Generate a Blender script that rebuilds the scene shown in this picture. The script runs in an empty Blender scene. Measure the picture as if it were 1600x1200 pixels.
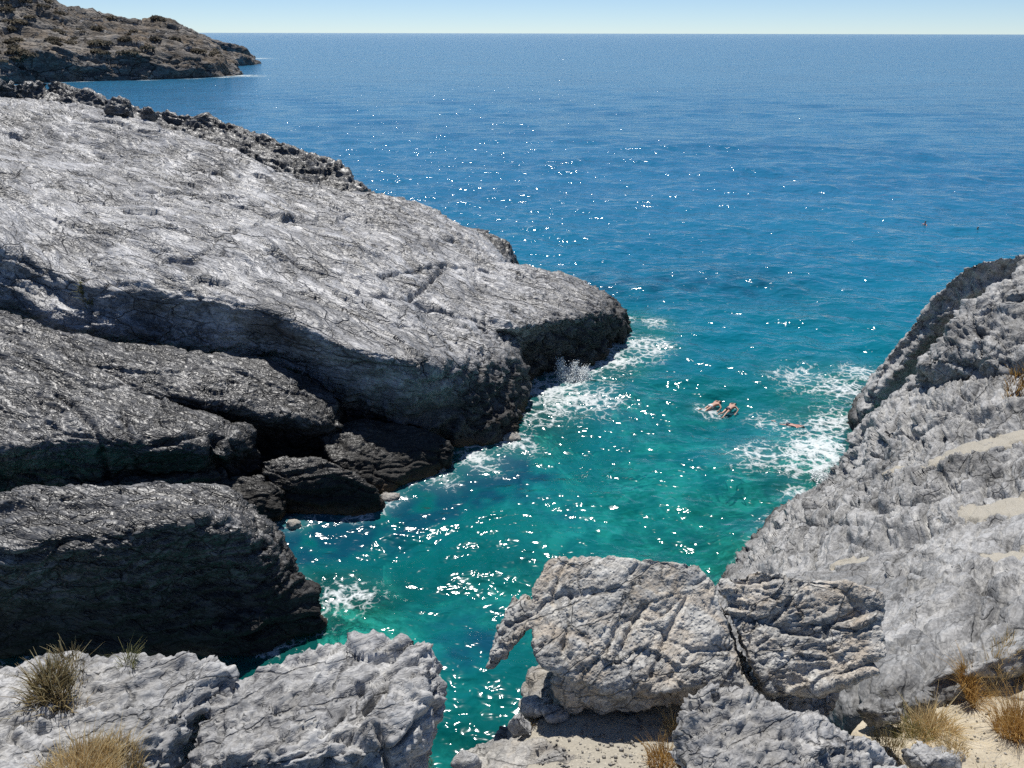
import bpy, bmesh, math, random
import numpy as np
from mathutils import Vector, kdtree

random.seed(7)
scene = bpy.context.scene
col = scene.collection

# ------------------------------------------------------------------ camera
H = 20.0                                   # eye above the sea, metres
FPX = 1256.0                               # focal length in pixels of a 1600 px wide frame
PITCH = math.radians(23.6)
cam_d = bpy.data.cameras.new('camera')
cam_d.sensor_width = 36.0
cam_d.lens = 36.0 * FPX / 1600.0
cam_d.clip_start = 0.1
cam_d.clip_end = 60000.0
cam = bpy.data.objects.new('camera', cam_d)
cam.location = (0, 0, H)
cam.rotation_euler = (math.radians(90) - PITCH, math.radians(-0.11), 0)
col.objects.link(cam)
scene.camera = cam

# ------------------------------------------------------------------ light
SUN_EL, SUN_AZ = math.radians(61), math.radians(-7)      # azimuth from +Y, negative = left
world = bpy.data.worlds.new('World')
scene.world = world
world.use_nodes = True
wn = world.node_tree
sky = wn.nodes.new('ShaderNodeTexSky')
sky.sky_type = 'NISHITA'
sky.sun_disc = False
sky.sun_elevation = SUN_EL
sky.sun_rotation = SUN_AZ
sky.altitude = 20
sky.air_density = 0.58
sky.dust_density = 0.0
sky.ozone_density = 5.5
bg = wn.nodes['Background']
bg.inputs['Strength'].default_value = 0.1
wn.links.new(sky.outputs[0], bg.inputs['Color'])

sd = bpy.data.lights.new('sun', 'SUN')
sd.energy = 5.0
sd.angle = math.radians(0.53)
sd.color = (1.0, 0.965, 0.91)
sun = bpy.data.objects.new('sun', sd)
S = Vector((math.sin(SUN_AZ) * math.cos(SUN_EL), math.cos(SUN_AZ) * math.cos(SUN_EL), math.sin(SUN_EL)))
sun.rotation_euler = (-S).to_track_quat('-Z', 'Y').to_euler()
sun.location = S * 200
col.objects.link(sun)

scene.view_settings.view_transform = 'Standard'
scene.view_settings.look = 'None'
scene.view_settings.exposure = 0.0
scene.view_settings.gamma = 1.0
scene.view_settings.use_curve_mapping = False
scene.render.engine = 'CYCLES'
scene.cycles.use_denoising = False
scene.cycles.max_bounces = 5
scene.cycles.adaptive_threshold = 0.02
scene.cycles.transparent_max_bounces = 8
scene.cycles.caustics_reflective = False
scene.cycles.caustics_refractive = False

# ------------------------------------------------------------------ measuring helpers
SP, CP = math.sin(PITCH), math.cos(PITCH)

def ray(px, py):
    u = (px - 800.0) / FPX
    v = (600.0 - py) / FPX
    return np.array([u, CP + v * SP, -SP + v * CP])

def W(px, py, z):
    """point of the place seen in direction (px, py) at height z"""
    d = ray(px, py)
    t = (z - H) / d[2]
    return np.array([d[0] * t, d[1] * t, z])

def D(px, py, y):
    """point of the place seen in direction (px, py) at distance y along the ground"""
    d = ray(px, py)
    t = y / d[1]
    return np.array([d[0] * t, y, H + d[2] * t])

# ------------------------------------------------------------------ noise
_rng = np.random.RandomState(3)
_G = _rng.normal(size=(1024, 3))
_G /= np.linalg.norm(_G, axis=1)[:, None]
_GX, _GY, _GZ = [np.ascontiguousarray(_G[:, k]).astype(np.float32) for k in range(3)]
_R = _rng.rand(4096)

def _hash(ix, iy, iz, seed):
    h = (ix * 73856093) ^ (iy * 19349663) ^ (iz * 83492791) ^ (seed * 2654435761)
    h = (h ^ (h >> 13)) * 1274126177
    return (h ^ (h >> 16)) & 0x7fffffff

def noise(p, seed=0):
    i = np.floor(p)
    f = (p - i).astype(np.float32)
    i = i.astype(np.int64)
    w = f * f * f * (f * (f * 6 - 15) + 10)
    hx = (i[:, 0] * 73856093, (i[:, 0] + 1) * 73856093)
    hy = (i[:, 1] * 19349663, (i[:, 1] + 1) * 19349663)
    hz = ((i[:, 2] * 83492791) ^ (seed * 2654435761), ((i[:, 2] + 1) * 83492791) ^ (seed * 2654435761))
    wx = (1 - w[:, 0], w[:, 0]); wy = (1 - w[:, 1], w[:, 1]); wz = (1 - w[:, 2], w[:, 2])
    fx = (f[:, 0], f[:, 0] - 1); fy = (f[:, 1], f[:, 1] - 1); fz = (f[:, 2], f[:, 2] - 1)
    out = np.zeros(len(p), dtype=np.float32)
    for dx in (0, 1):
        for dy in (0, 1):
            hxy = hx[dx] ^ hy[dy]
            wxy = wx[dx] * wy[dy]
            for dz in (0, 1):
                h = hxy ^ hz[dz]
                h = (h ^ (h >> 13)) * 1274126177
                h = ((h ^ (h >> 16)) & 1023)
                out += wxy * wz[dz] * (_GX[h] * fx[dx] + _GY[h] * fy[dy] + _GZ[h] * fz[dz])
    return out * 1.6

def fbm(p, octaves=4, seed=0, gain=0.5, lac=2.03):
    a, s, out = 1.0, 1.0, np.zeros(len(p))
    for k in range(octaves):
        out += a * noise(p * s + 17.3 * k, seed + k)
        a *= gain
        s *= lac
    return out

def ridged(p, octaves=4, seed=0, gain=0.5, lac=2.1):
    a, s, out = 1.0, 1.0, np.zeros(len(p))
    for k in range(octaves):
        out += a * (1 - np.abs(noise(p * s + 9.1 * k, seed + k)) * 2.0)
        a *= gain
        s *= lac
    return out - 0.6

def worley(p, seed=0):
    """F1, F2 and a random value of the nearest cell"""
    n = len(p)
    f1 = np.full(n, 9.0); f2 = np.full(n, 9.0); cid = np.zeros(n)
    i = np.floor(p).astype(np.int64)
    for dx in (-1, 0, 1):
        for dy in (-1, 0, 1):
            for dz in (-1, 0, 1):
                c = i + np.array([dx, dy, dz])
                h = _hash(c[:, 0], c[:, 1], c[:, 2], seed)
                q = c + np.stack([_R[h % 4096], _R[(h >> 5) % 4096], _R[(h >> 11) % 4096]], 1)
                d = np.linalg.norm(q - p, axis=1)
                near = d < f1
                f2 = np.where(near, f1, np.minimum(f2, d))
                cid = np.where(near, _R[(h >> 3) % 4096], cid)
                f1 = np.minimum(f1, d)
    return f1, f2, cid

def sstep(a, b, x):
    t = np.clip((x - a) / (b - a), 0, 1)
    return t * t * (3 - 2 * t)

# ------------------------------------------------------------------ object helpers
def tag(o, label=None, cat=None, group=None, kind=None):
    if label: o['label'] = label
    if cat: o['category'] = cat
    if group: o['group'] = group
    if kind: o['kind'] = kind
    return o

def link_mesh(name, V, F, mats, parent=None, smooth=True, loc=None, mat_idx=None):
    V = np.asarray(V, dtype=np.float64)
    loc = np.zeros(3) if loc is None else np.asarray(loc, dtype=np.float64)
    me = bpy.data.meshes.new(name)
    me.from_pydata((V - loc).tolist() if len(V) < 1000 else [], [], F if len(V) < 1000 else [])
    if len(V) >= 1000:
        F = np.asarray(F, dtype=np.int32)
        n, k = F.shape
        me.vertices.add(len(V)); me.vertices.foreach_set('co', (V - loc).astype(np.float32).ravel())
        me.loops.add(n * k); me.loops.foreach_set('vertex_index', F.ravel())
        me.polygons.add(n)
        me.polygons.foreach_set('loop_start', np.arange(n, dtype=np.int32) * k)
        me.polygons.foreach_set('loop_total', np.full(n, k, dtype=np.int32))
        me.update(calc_edges=True)
    if smooth:
        me.polygons.foreach_set('use_smooth', np.ones(len(me.polygons), dtype=bool))
    for m in (mats if isinstance(mats, (list, tuple)) else [mats]):
        me.materials.append(m)
    if mat_idx is not None:
        me.polygons.foreach_set('material_index', np.asarray(mat_idx, dtype=np.int32))
    me.update()
    o = bpy.data.objects.new(name, me)
    o.location = loc
    col.objects.link(o)
    if parent is not None:
        o.parent = parent
    return o

def empty(name, loc):
    o = bpy.data.objects.new(name, None)
    o.location = loc
    o.empty_display_size = 0.2
    col.objects.link(o)
    return o

def vattr(o, name, vals):
    a = o.data.attributes.new(name, 'FLOAT', 'POINT')
    a.data.foreach_set('value', np.asarray(vals, dtype=np.float32))

# ------------------------------------------------------------------ node helpers
def new_mat(name):
    m = bpy.data.materials.new(name)
    m.use_nodes = True
    nt = m.node_tree
    nt.nodes.clear()
    return m, nt

class NT:
    def __init__(s, nt): s.nt = nt
    def n(s, typ, **kw):
        nd = s.nt.nodes.new(typ)
        for k, v in kw.items():
            if k.startswith('i_'):
                nd.inputs[k[2:].replace('_', ' ')].default_value = v
            else:
                setattr(nd, k, v)
        return nd
    def l(s, a, b): s.nt.links.new(a, b)
    def math(s, op, a, b=None, clamp=False):
        nd = s.nt.nodes.new('ShaderNodeMath'); nd.operation = op; nd.use_clamp = clamp
        for i, x in enumerate((a, b)):
            if x is None: continue
            if isinstance(x, (int, float)): nd.inputs[i].default_value = x
            else: s.l(x, nd.inputs[i])
        return nd.outputs[0]
    def ramp(s, fac, stops, interp='LINEAR'):
        nd = s.nt.nodes.new('ShaderNodeValToRGB')
        nd.color_ramp.interpolation = interp
        el = nd.color_ramp.elements
        while len(el) < len(stops): el.new(0.5)
        for e, (p, c) in zip(el, stops):
            e.position = p
            e.color = (c[0], c[1], c[2], 1) if isinstance(c, (tuple, list)) else (c, c, c, 1)
        s.l(fac, nd.inputs[0])
        return nd.outputs[0]
    def mix(s, fac, a, b, blend='MIX'):
        nd = s.nt.nodes.new('ShaderNodeMix'); nd.data_type = 'RGBA'; nd.blend_type = blend
        for x, i in ((fac, 0), (a, 6), (b, 7)):
            if isinstance(x, (int, float)): nd.inputs[i].default_value = x
            elif isinstance(x, (tuple, list)): nd.inputs[i].default_value = (*x[:3], 1)
            else: s.l(x, nd.inputs[i])
        return nd.outputs[2]
    def noise(s, vec, scale, detail=6, rough=0.6, dist=0.0, dim='3D'):
        nd = s.n('ShaderNodeTexNoise', noise_dimensions=dim)
        nd.inputs['Scale'].default_value = scale
        nd.inputs['Detail'].default_value = detail
        nd.inputs['Roughness'].default_value = rough
        nd.inputs['Distortion'].default_value = dist
        s.l(vec, nd.inputs['Vector'])
        return nd.outputs['Fac']
    def voronoi(s, vec, scale, feature='F1', out='Distance', rnd=1.0):
        nd = s.n('ShaderNodeTexVoronoi', feature=feature)
        nd.inputs['Scale'].default_value = scale
        nd.inputs['Randomness'].default_value = rnd
        s.l(vec, nd.inputs['Vector'])
        return nd.outputs[out]
    def mapping(s, vec, rot=(0, 0, 0), scale=(1, 1, 1)):
        nd = s.n('ShaderNodeMapping')
        nd.inputs['Rotation'].default_value = rot
        nd.inputs['Scale'].default_value = scale
        s.l(vec, nd.inputs['Vector'])
        return nd.outputs[0]
    def attr(s, name):
        return s.n('ShaderNodeAttribute', attribute_name=name).outputs['Fac']

def rock_mat(name, dark, mid, light, sc=1.0, rotz=0.0, stretch=6.0, rough=0.55, bump=0.5, bdist=0.05,
             wet_and_shade=False, tan=None, tan_amt=0.0, spec=0.4, pits=0.0, sand=None, veins=0.0, streak=0.12, lich=0.35, band_top=0.62, grain_amt=0.5, jdark=0.65):
    """weathered limestone: bedded streaks, mottling, cracks, optional tan staining, wet dark band at the sea that also deepens shaded low faces, sand in hollows"""
    m, nt = new_mat(name)
    g = NT(nt)
    pos = g.n('ShaderNodeNewGeometry').outputs['Position']
    strm = g.mapping(g.mapping(pos, rot=(0, 0, -rotz)), scale=(1.0 / stretch, 1.0, 1.3))
    n_str = g.noise(strm, 1.6 * sc, 3.2, 0.62, 0.25)
    n_str2 = g.noise(strm, 4.2 * sc, 1.5, 0.5, 0.3)
    n_mot = g.noise(pos, 0.9 * sc, 5, 0.66)
    n_big = g.noise(pos, 0.22 * sc, 3, 0.55)
    n_fine = g.noise(pos, 7.0 * sc, 1.5, 0.55)
    f = g.math('ADD', g.math('MULTIPLY', n_str, 0.62), g.math('MULTIPLY', n_mot, 0.38))
    f = g.math('ADD', g.math('MULTIPLY', f, 0.75), g.math('MULTIPLY', n_fine, 0.25))
    base = g.ramp(f, [(0.36, dark), (0.49, mid), (0.63, light)])
    base = g.mix(g.ramp(n_big, [(0.50, 0.0), (0.66, 0.5)]), base, light)
    base = g.mix(g.ramp(n_big, [(0.34, 0.5), (0.48, 0.0)]), base, dark)
    if grain_amt:
        ng = g.noise(pos, 13.0 * sc, 4, 0.75)
        base = g.mix(g.math('MULTIPLY', g.ramp(ng, [(0.30, 1.0), (0.48, 0.0)]), grain_amt), base, tuple(c * 0.6 for c in dark))
        base = g.mix(g.math('MULTIPLY', g.ramp(ng, [(0.54, 0.0), (0.70, 1.0)]), grain_amt * 0.7), base, tuple(min(1, c * 1.25) for c in light))
    if tan is not None:
        t = g.ramp(g.noise(pos, 0.7 * sc, 6, 0.65, 0.8), [(0.47, 0.0), (0.62, 1.0)])
        base = g.mix(g.math('MULTIPLY', t, tan_amt), base, tan)
    # thin joints
    wv = g.n('ShaderNodeVectorMath', operation='ADD')
    nz = g.n('ShaderNodeTexNoise'); nz.inputs['Scale'].default_value = 1.1 * sc; nz.inputs['Detail'].default_value = 4
    g.l(pos, nz.inputs['Vector'])
    sc_ = g.n('ShaderNodeVectorMath', operation='SCALE'); sc_.inputs['Scale'].default_value = 0.4 / sc
    g.l(nz.outputs['Color'], sc_.inputs[0])
    g.l(strm, wv.inputs[0]); g.l(sc_.outputs[0], wv.inputs[1])
    joint = g.voronoi(wv.outputs[0], 0.9 * sc, 'DISTANCE_TO_EDGE')
    jmask = g.ramp(joint, [(0.0, 0.0), (0.028, 1.0)])
    jmask = g.math('MAXIMUM', jmask, g.ramp(n_big, [(0.52, 0.0), (0.58, 1.0)]))
    base = g.mix(g.math('MULTIPLY', g.math('SUBTRACT', 1.0, jmask), jdark), base, tuple(c * 0.35 for c in dark))
    groove = g.ramp(g.math('ABSOLUTE', g.math('SUBTRACT', n_str2, 0.5)), [(0.0, 0.0), (0.045, 1.0)])
    groove2 = g.ramp(g.math('ABSOLUTE', g.math('SUBTRACT', n_str, 0.47)), [(0.0, 0.0), (0.03, 1.0)])
    if veins:
        wv2 = g.voronoi(wv.outputs[0], 0.6 * sc, 'DISTANCE_TO_EDGE')
        vm = g.math('MULTIPLY', g.ramp(wv2, [(0.0, 1.0), (0.03, 0.0)]), g.ramp(n_mot, [(0.45, 0.0), (0.6, veins)]))
        base = g.mix(vm, base, (0.62, 0.61, 0.58))
    base = g.mix(g.math('MULTIPLY', g.math('SUBTRACT', 1.0, g.math('MINIMUM', groove, groove2)), lich), base, tuple(c * 0.45 for c in dark))
    h = g.math('ADD', g.math('MULTIPLY', n_str, 0.9), g.math('MULTIPLY', n_str2, 0.3))
    h = g.math('ADD', h, g.math('MULTIPLY', n_fine, 0.2))
    h = g.math('ADD', h, g.math('MULTIPLY', jmask, 0.6))
    h = g.math('ADD', h, g.math('MULTIPLY', groove, streak))
    h = g.math('ADD', h, g.math('MULTIPLY', groove2, streak * 1.3))
    if pits:
        pv = g.voronoi(pos, 7.0 * sc, 'F1')
        h = g.math('ADD', h, g.math('MULTIPLY', g.ramp(pv, [(0.1, 0.0), (0.42, 1.0)]), pits))
    rg = g.math('ADD', g.math('MULTIPLY', n_fine, 0.25), rough - 0.12)
    if wet_and_shade:
        z = g.n('ShaderNodeSeparateXYZ'); g.l(pos, z.inputs[0])
        zz = g.math('ADD', z.outputs['Z'], g.math('MULTIPLY', g.math('SUBTRACT', n_mot, 0.5), -2.4))
        band = g.ramp(g.math('MULTIPLY', zz, 0.25), [(0.06, 1.0), (band_top * 0.5, 0.82), (band_top, 0.0)])  # wet dark patina; on slab and shelf run up to deepen shaded faces
        base = g.mix(g.math('MULTIPLY', band, 0.85), base, (0.026, 0.025, 0.023))
        foot = g.ramp(g.math('MULTIPLY', z.outputs['Z'], 0.5), [(0.06, 1.0), (0.28, 0.0)])
        foot = g.math('MULTIPLY', foot, g.ramp(n_big, [(0.42, 0.0), (0.6, 0.8)]))
        base = g.mix(foot, base, (0.16, 0.105, 0.06))
    if sand is not None:
        sm = g.math('ADD', g.attr('sand'), g.math('MULTIPLY', g.math('SUBTRACT', n_mot, 0.5), 2.2))
        sm = g.ramp(sm, [(0.45, 0.0), (0.62, 0.92)])
        grain = g.noise(pos, 30.0, 3, 0.7)
        pebb = g.ramp(g.voronoi(pos, 17.0, 'F1'), [(0.12, 1.0), (0.4, 0.0)])
        grain = g.math('ADD', g.math('MULTIPLY', grain, 0.65), g.math('MULTIPLY', pebb, 0.4))
        sc2 = g.mix(grain, tuple(c * 0.6 for c in sand), tuple(min(1, c * 1.25) for c in sand))
        base = g.mix(sm, base, sc2)
        h = g.math('MULTIPLY', h, g.math('SUBTRACT', 1.0, g.math('MULTIPLY', sm, 0.85)))
        h = g.math('ADD', h, g.math('MULTIPLY', g.math('MULTIPLY', grain, sm), 0.5))
    bp = g.n('ShaderNodeBump')
    bp.inputs['Strength'].default_value = bump
    bp.inputs['Distance'].default_value = bdist
    g.l(h, bp.inputs['Height'])
    b = g.n('ShaderNodeBsdfPrincipled')
    g.l(base, b.inputs['Base Color']); g.l(rg, b.inputs['Roughness']); g.l(bp.outputs[0], b.inputs['Normal'])
    if wet_and_shade:
        mr = g.n('ShaderNodeMapRange'); g.l(band, mr.inputs[0]); mr.inputs['To Min'].default_value = spec; mr.inputs['To Max'].default_value = 0.15
        g.l(mr.outputs[0], b.inputs['Specular IOR Level'])
        g.l(g.math('MAXIMUM', rg, g.math('MULTIPLY', band, 0.8)), b.inputs['Roughness'])
    else:
        b.inputs['Specular IOR Level'].default_value = spec
    out = g.n('ShaderNodeOutputMaterial')
    g.l(b.outputs[0], out.inputs['Surface'])
    return m

M = {}
M['slab'] = rock_mat('silver_grey_limestone', (0.06, 0.06, 0.061), (0.26, 0.26, 0.262), (0.54, 0.54, 0.545), sc=0.85,
                     rotz=math.radians(-38), stretch=11, rough=0.52, bump=0.9, bdist=0.15, wet_and_shade=True, spec=0.55, streak=0.2, lich=0.28, band_top=1.15, grain_amt=0.0)
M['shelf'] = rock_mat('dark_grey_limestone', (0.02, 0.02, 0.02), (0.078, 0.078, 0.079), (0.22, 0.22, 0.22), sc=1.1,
                      rotz=math.radians(-25), stretch=8, rough=0.46, bump=0.8, bdist=0.11, wet_and_shade=True, spec=0.6, streak=0.25, lich=0.6, band_top=1.0, grain_amt=0.25)
M['shore'] = rock_mat('wet_shore_rock', (0.02, 0.02, 0.02), (0.055, 0.053, 0.05), (0.12, 0.117, 0.11), sc=1.3,
                      rotz=0.3, stretch=2, rough=0.45, bump=0.9, bdist=0.08, wet_and_shade=True, tan=(0.07, 0.055, 0.04), tan_amt=0.3, spec=0.6, pits=0.3)
M['front'] = rock_mat('pale_grey_limestone', (0.15, 0.15, 0.152), (0.35, 0.35, 0.35), (0.54, 0.535, 0.52), sc=2.2,
                      rotz=0.5, stretch=3, rough=0.66, bump=0.8, bdist=0.035, tan=(0.45, 0.40, 0.31), tan_amt=0.15, spec=0.3, veins=0.6, lich=0.4)
M['boulder'] = rock_mat('pitted_tan_limestone', (0.17, 0.165, 0.155), (0.42, 0.41, 0.385), (0.64, 0.625, 0.58), sc=2.2,
                        rotz=0.8, stretch=3.0, rough=0.75, bump=0.8, bdist=0.04, tan=(0.50, 0.38, 0.25), tan_amt=0.42, spec=0.25, pits=0.45, lich=0.45)
M['slope'] = rock_mat('grey_limestone', (0.08, 0.0795, 0.078), (0.31, 0.308, 0.302), (0.48, 0.476, 0.464), sc=1.3,
                      rotz=0.9, stretch=4.0, rough=0.62, bump=0.6, bdist=0.05, wet_and_shade=True, spec=0.35, pits=0.2, sand=(0.46, 0.42, 0.34), veins=0.35, lich=0.35, band_top=0.38)
M['pad'] = rock_mat('pebbly_ledge', (0.16, 0.155, 0.15), (0.34, 0.33, 0.31), (0.52, 0.50, 0.46), sc=2.6,
                    rotz=0.3, stretch=1.8, rough=0.8, bump=0.8, bdist=0.04, tan=(0.42, 0.34, 0.23), tan_amt=0.3, spec=0.2, sand=(0.47, 0.43, 0.35))

# ------------------------------------------------------------------ rock builders
def catmull(P, n):
    """dense samples of a Catmull-Rom spline along axis 0"""
    k = len(P)
    P = np.concatenate([[2 * P[0] - P[1]], P, [2 * P[-1] - P[-2]]])
    out = []
    for i in range(k - 1):
        p0, p1, p2, p3 = P[i:i + 4]
        for t in np.linspace(0, 1, n, endpoint=False):
            out.append(0.5 * (2 * p1 + (p2 - p0) * t + (2 * p0 - 5 * p1 + 4 * p2 - p3) * t * t + (3 * p1 - p0 - 3 * p2 + p3) * t ** 3))
    out.append(P[-2])
    return np.array(out)

def grid_solid(rows, base, taper=0.0, nr=5, nc=5):
    """closed solid: a splined top sheet, a skirt to the base height and a bottom"""
    G = np.array(rows, dtype=float)
    G = catmull(G, nr)
    G = np.swapaxes(catmull(np.swapaxes(G, 0, 1), nc), 0, 1)
    r, c, _ = G.shape
    V = list(G.reshape(-1, 3))
    F = []
    for i in range(r - 1):
        for j in range(c - 1):
            a = i * c + j
            F.append((a, a + c, a + c + 1, a + 1))
    rim = [j for j in range(c)] + [i * c + c - 1 for i in range(1, r)] + [(r - 1) * c + j for j in range(c - 2, -1, -1)] + [i * c for i in range(r - 2, 0, -1)]
    cen = G.reshape(-1, 3).mean(0)
    b0 = len(V)
    for k in rim:
        p = V[k].copy()
        p[:2] += (cen[:2] - p[:2]) * taper
        p[2] = min(base, p[2] - 0.3)
        V.append(p)
    m = len(rim)
    for k in range(m):
        F.append((rim[k], rim[(k + 1) % m], b0 + (k + 1) % m, b0 + k))
    V.append(np.array([cen[0], cen[1], base]))
    for k in range(m):
        F.append((b0 + k, b0 + (k + 1) % m, len(V) - 1))
    return np.array(V), F

def hull(points):
    bm = bmesh.new()
    for p in points:
        bm.verts.new(p)
    r = bmesh.ops.convex_hull(bm, input=bm.verts)
    dead = [e for e in r['geom_interior'] + r['geom_unused'] if isinstance(e, bmesh.types.BMVert)]
    bmesh.ops.delete(bm, geom=list(set(dead)), context='VERTS')
    bmesh.ops.recalc_face_normals(bm, faces=bm.faces)
    bm.verts.index_update()
    V = np.array([v.co[:] for v in bm.verts])
    F = [tuple(v.index for v in f.verts) for f in bm.faces]
    bm.free()
    return V, F

def join(solids):
    V, F, o = [], [], 0
    for v, f in solids:
        V.append(v)
        F += [tuple(i + o for i in q) for q in f]
        o += len(v)
    return np.concatenate(V), F

def remesh(V, F, voxel):
    me = bpy.data.meshes.new('tmp')
    me.from_pydata([tuple(p) for p in V], [], F)
    bm = bmesh.new(); bm.from_mesh(me)
    bmesh.ops.recalc_face_normals(bm, faces=bm.faces)
    bm.to_mesh(me); bm.free()
    o = bpy.data.objects.new('tmp', me)
    col.objects.link(o)
    md = o.modifiers.new('r', 'REMESH')
    md.mode = 'VOXEL'
    md.voxel_size = voxel
    dg = bpy.context.evaluated_depsgraph_get()
    ev = o.evaluated_get(dg).to_mesh()
    nv = np.empty(len(ev.vertices) * 3, dtype=np.float32); ev.vertices.foreach_get('co', nv)
    lv = np.empty(len(ev.loops), dtype=np.int32); ev.loops.foreach_get('vertex_index', lv)
    nv = nv.reshape(-1, 3).astype(np.float64)
    q = lv.reshape(-1, 4)
    o.evaluated_get(dg).to_mesh_clear()
    bpy.data.objects.remove(o); bpy.data.meshes.remove(me)
    return nv, q

def edges_of(Q):
    e = np.concatenate([Q[:, [0, 1]], Q[:, [1, 2]], Q[:, [2, 3]], Q[:, [3, 0]]])
    return e

def relax(V, Q, it, lam=0.6):
    e = edges_of(Q)
    n = len(V)
    cnt = np.bincount(e[:, 0], minlength=n) + np.bincount(e[:, 1], minlength=n)
    cnt = np.maximum(cnt, 1)
    for _ in range(it):
        A = np.empty_like(V)
        for k in range(3):
            A[:, k] = np.bincount(e[:, 0], V[e[:, 1], k], minlength=n) + np.bincount(e[:, 1], V[e[:, 0], k], minlength=n)
        V = V + lam * (A / cnt[:, None] - V)
    return V

def normals(V, Q):
    n = np.cross(V[Q[:, 2]] - V[Q[:, 0]], V[Q[:, 3]] - V[Q[:, 1]])
    N = np.empty_like(V)
    for k in range(3):
        N[:, k] = sum(np.bincount(Q[:, j], n[:, k], minlength=len(V)) for j in range(4))
    return N / np.maximum(np.linalg.norm(N, axis=1), 1e-9)[:, None]

def seg_dist(P, pts):
    """horizontal distance to a polyline and the parameter along it"""
    best = np.full(len(P), 1e9)
    for a, b in zip(pts[:-1], pts[1:]):
        a = a[:2]; b = b[:2]
        ab = b - a
        t = np.clip(((P[:, :2] - a) @ ab) / max(ab @ ab, 1e-9), 0, 1)
        d = np.linalg.norm(P[:, :2] - (a + t[:, None] * ab), axis=1)
        best = np.minimum(best, d)
    return best

SHORE = []          # points where rock meets the sea
def finish_rock(name, solid, voxel, mat, label, cat, sm=4, s=1.0, rotz=0.0, stretch=5.0, low=0.3, strat=0.15, blk=0.1, crack=0.15,
                fine=0.03, seed=0, cracks=(), sand=(), cut=-1.5, terr=0.0, group=None, dip=0.0, lump=0.0, lsize=0.7, flat=None, ledge=0.0, lw=1.0, cull=False, rugged=0.0):
    V, Q = remesh(solid[0], solid[1], voxel)
    V = relax(V, Q, sm)
    keep = (V[Q][:, :, 2].max(1) > cut)
    if cull:                    # the far sides of the big masses, which no place near the eye can see, are left open
        N0 = normals(V, Q)
        cq = V[Q].mean(1)
        tov = np.array([0, 0, H]) - cq
        tov /= np.linalg.norm(tov, axis=1)[:, None]
        keep &= ((N0[Q].mean(1) * tov).sum(1) > -0.3) & (np.abs(cq[:, 0]) < 0.80 * cq[:, 1] + 3.0)
    Q = Q[keep]
    used, inv = np.unique(Q, return_inverse=True)
    V = V[used]; Q = inv.reshape(-1, 4).astype(np.int32)
    N = normals(V, Q)
    c, sn = math.cos(rotz), math.sin(rotz)
    P = V + 0.35 * s * np.stack([fbm(V / (2.2 * s) + 5, 2, seed + 40), fbm(V / (2.2 * s) + 31, 2, seed + 41), fbm(V / (2.2 * s) + 77, 2, seed + 42)], 1)
    L = np.stack([(P[:, 0] * c + P[:, 1] * sn) / stretch, -P[:, 0] * sn + P[:, 1] * c, P[:, 2] * 1.4 + dip * (-P[:, 0] * sn + P[:, 1] * c)], 1)
    d = low * fbm(V / (5 * s), 3, seed)
    d += strat * ridged(L / (1.3 * s), 4, seed + 5, 0.55)
    f1, f2, cid = worley(L / (1.6 * s), seed + 9)
    edge = f2 - f1
    d += blk * (cid - 0.5) * sstep(0.0, 0.12, edge) - crack * np.exp(-(edge / 0.05) ** 2)
    g1, g2, gid = worley(L * np.array([1.3, 1, 1]) / (0.55 * s), seed + 13)
    d += 0.4 * blk * (gid - 0.5) - 0.35 * crack * np.exp(-((g2 - g1) / 0.07) ** 2)
    d += fine * fbm(V / (0.35 * s), 4, seed + 21, 0.6)
    if rugged:
        rg_ = sstep(rugged, rugged * 0.35, V[:, 2])
        d += rg_ * (0.5 * (worley(P / 1.1, seed + 80)[2] - 0.5) + 0.22 * ridged(P / 1.3, 3, seed + 81))
    if terr:
        zz = V[:, 2] + 0.5 * s * fbm(V / (3 * s), 3, seed + 30)
        ph = zz / (0.55 * s)
        fr = ph - np.floor(ph)
        d += terr * (sstep(0.0, 0.35, fr) - sstep(0.8, 1.0, fr) - 0.5)
    if ledge:
        for a_, w_, sd_ in ((1.0, 1.0, 70), (0.5, 0.42, 71), (0.3, 0.19, 72)):
            q = 2.0 * fbm(L / (lw * w_ * 2.2), 2, seed + sd_, 0.3)
            fr = q - np.floor(q)
            d += ledge * a_ * (fr - 0.5) * sstep(-0.35, 0.25, fbm(V / (lw * 4), 2, seed + sd_ + 4))
    if lump:
        k1 = worley(P / lsize + 3.3, seed + 61)[0]
        k2 = worley(P / (lsize * 0.42) + 8.1, seed + 62)[0]
        amt = 0.35 + 0.65 * sstep(-0.25, 0.3, fbm(V / (lsize * 5), 2, seed + 63))
        dl = lump * ((0.5 - k1) + 0.45 * (0.5 - k2)) * amt
        if flat is not None:
            dl *= flat(V)
        d += dl
    if flat is not None:
        d *= 0.55 + 0.45 * flat(V)
    sandv = np.zeros(len(V))
    for pts, rad in sand:
        pts = [np.asarray(p) for p in pts]
        dd = seg_dist(V, pts) + 0.35 * rad * fbm(V / (0.8 * rad), 3, seed + 50)
        sandv = np.maximum(sandv, sstep(rad * 1.25, rad * 0.6, dd) * sstep(0.55, 0.8, N[:, 2]))
    d = d * (1 - 0.85 * sandv) - 0.6 * strat * sandv
    for pts, wdt, dep in cracks:
        pts = [np.asarray(p) for p in pts]
        dd = seg_dist(P * 0.25 + V * 0.75, pts) + 0.25 * wdt * fbm(V / (wdt * 3), 2, seed + 60)
        d -= dep * np.exp(-(dd / wdt) ** 2)
    V = V + N * d[:, None]
    near = V[(np.abs(V[:, 2]) < 0.35)]
    if len(near):
        SHORE.append(near[:: max(1, len(near) // 1500), :2])
    lo, hi = V.min(0), V.max(0)
    o = link_mesh(name, V, Q, mat, loc=((lo[0] + hi[0]) / 2, (lo[1] + hi[1]) / 2, lo[2]))
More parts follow.
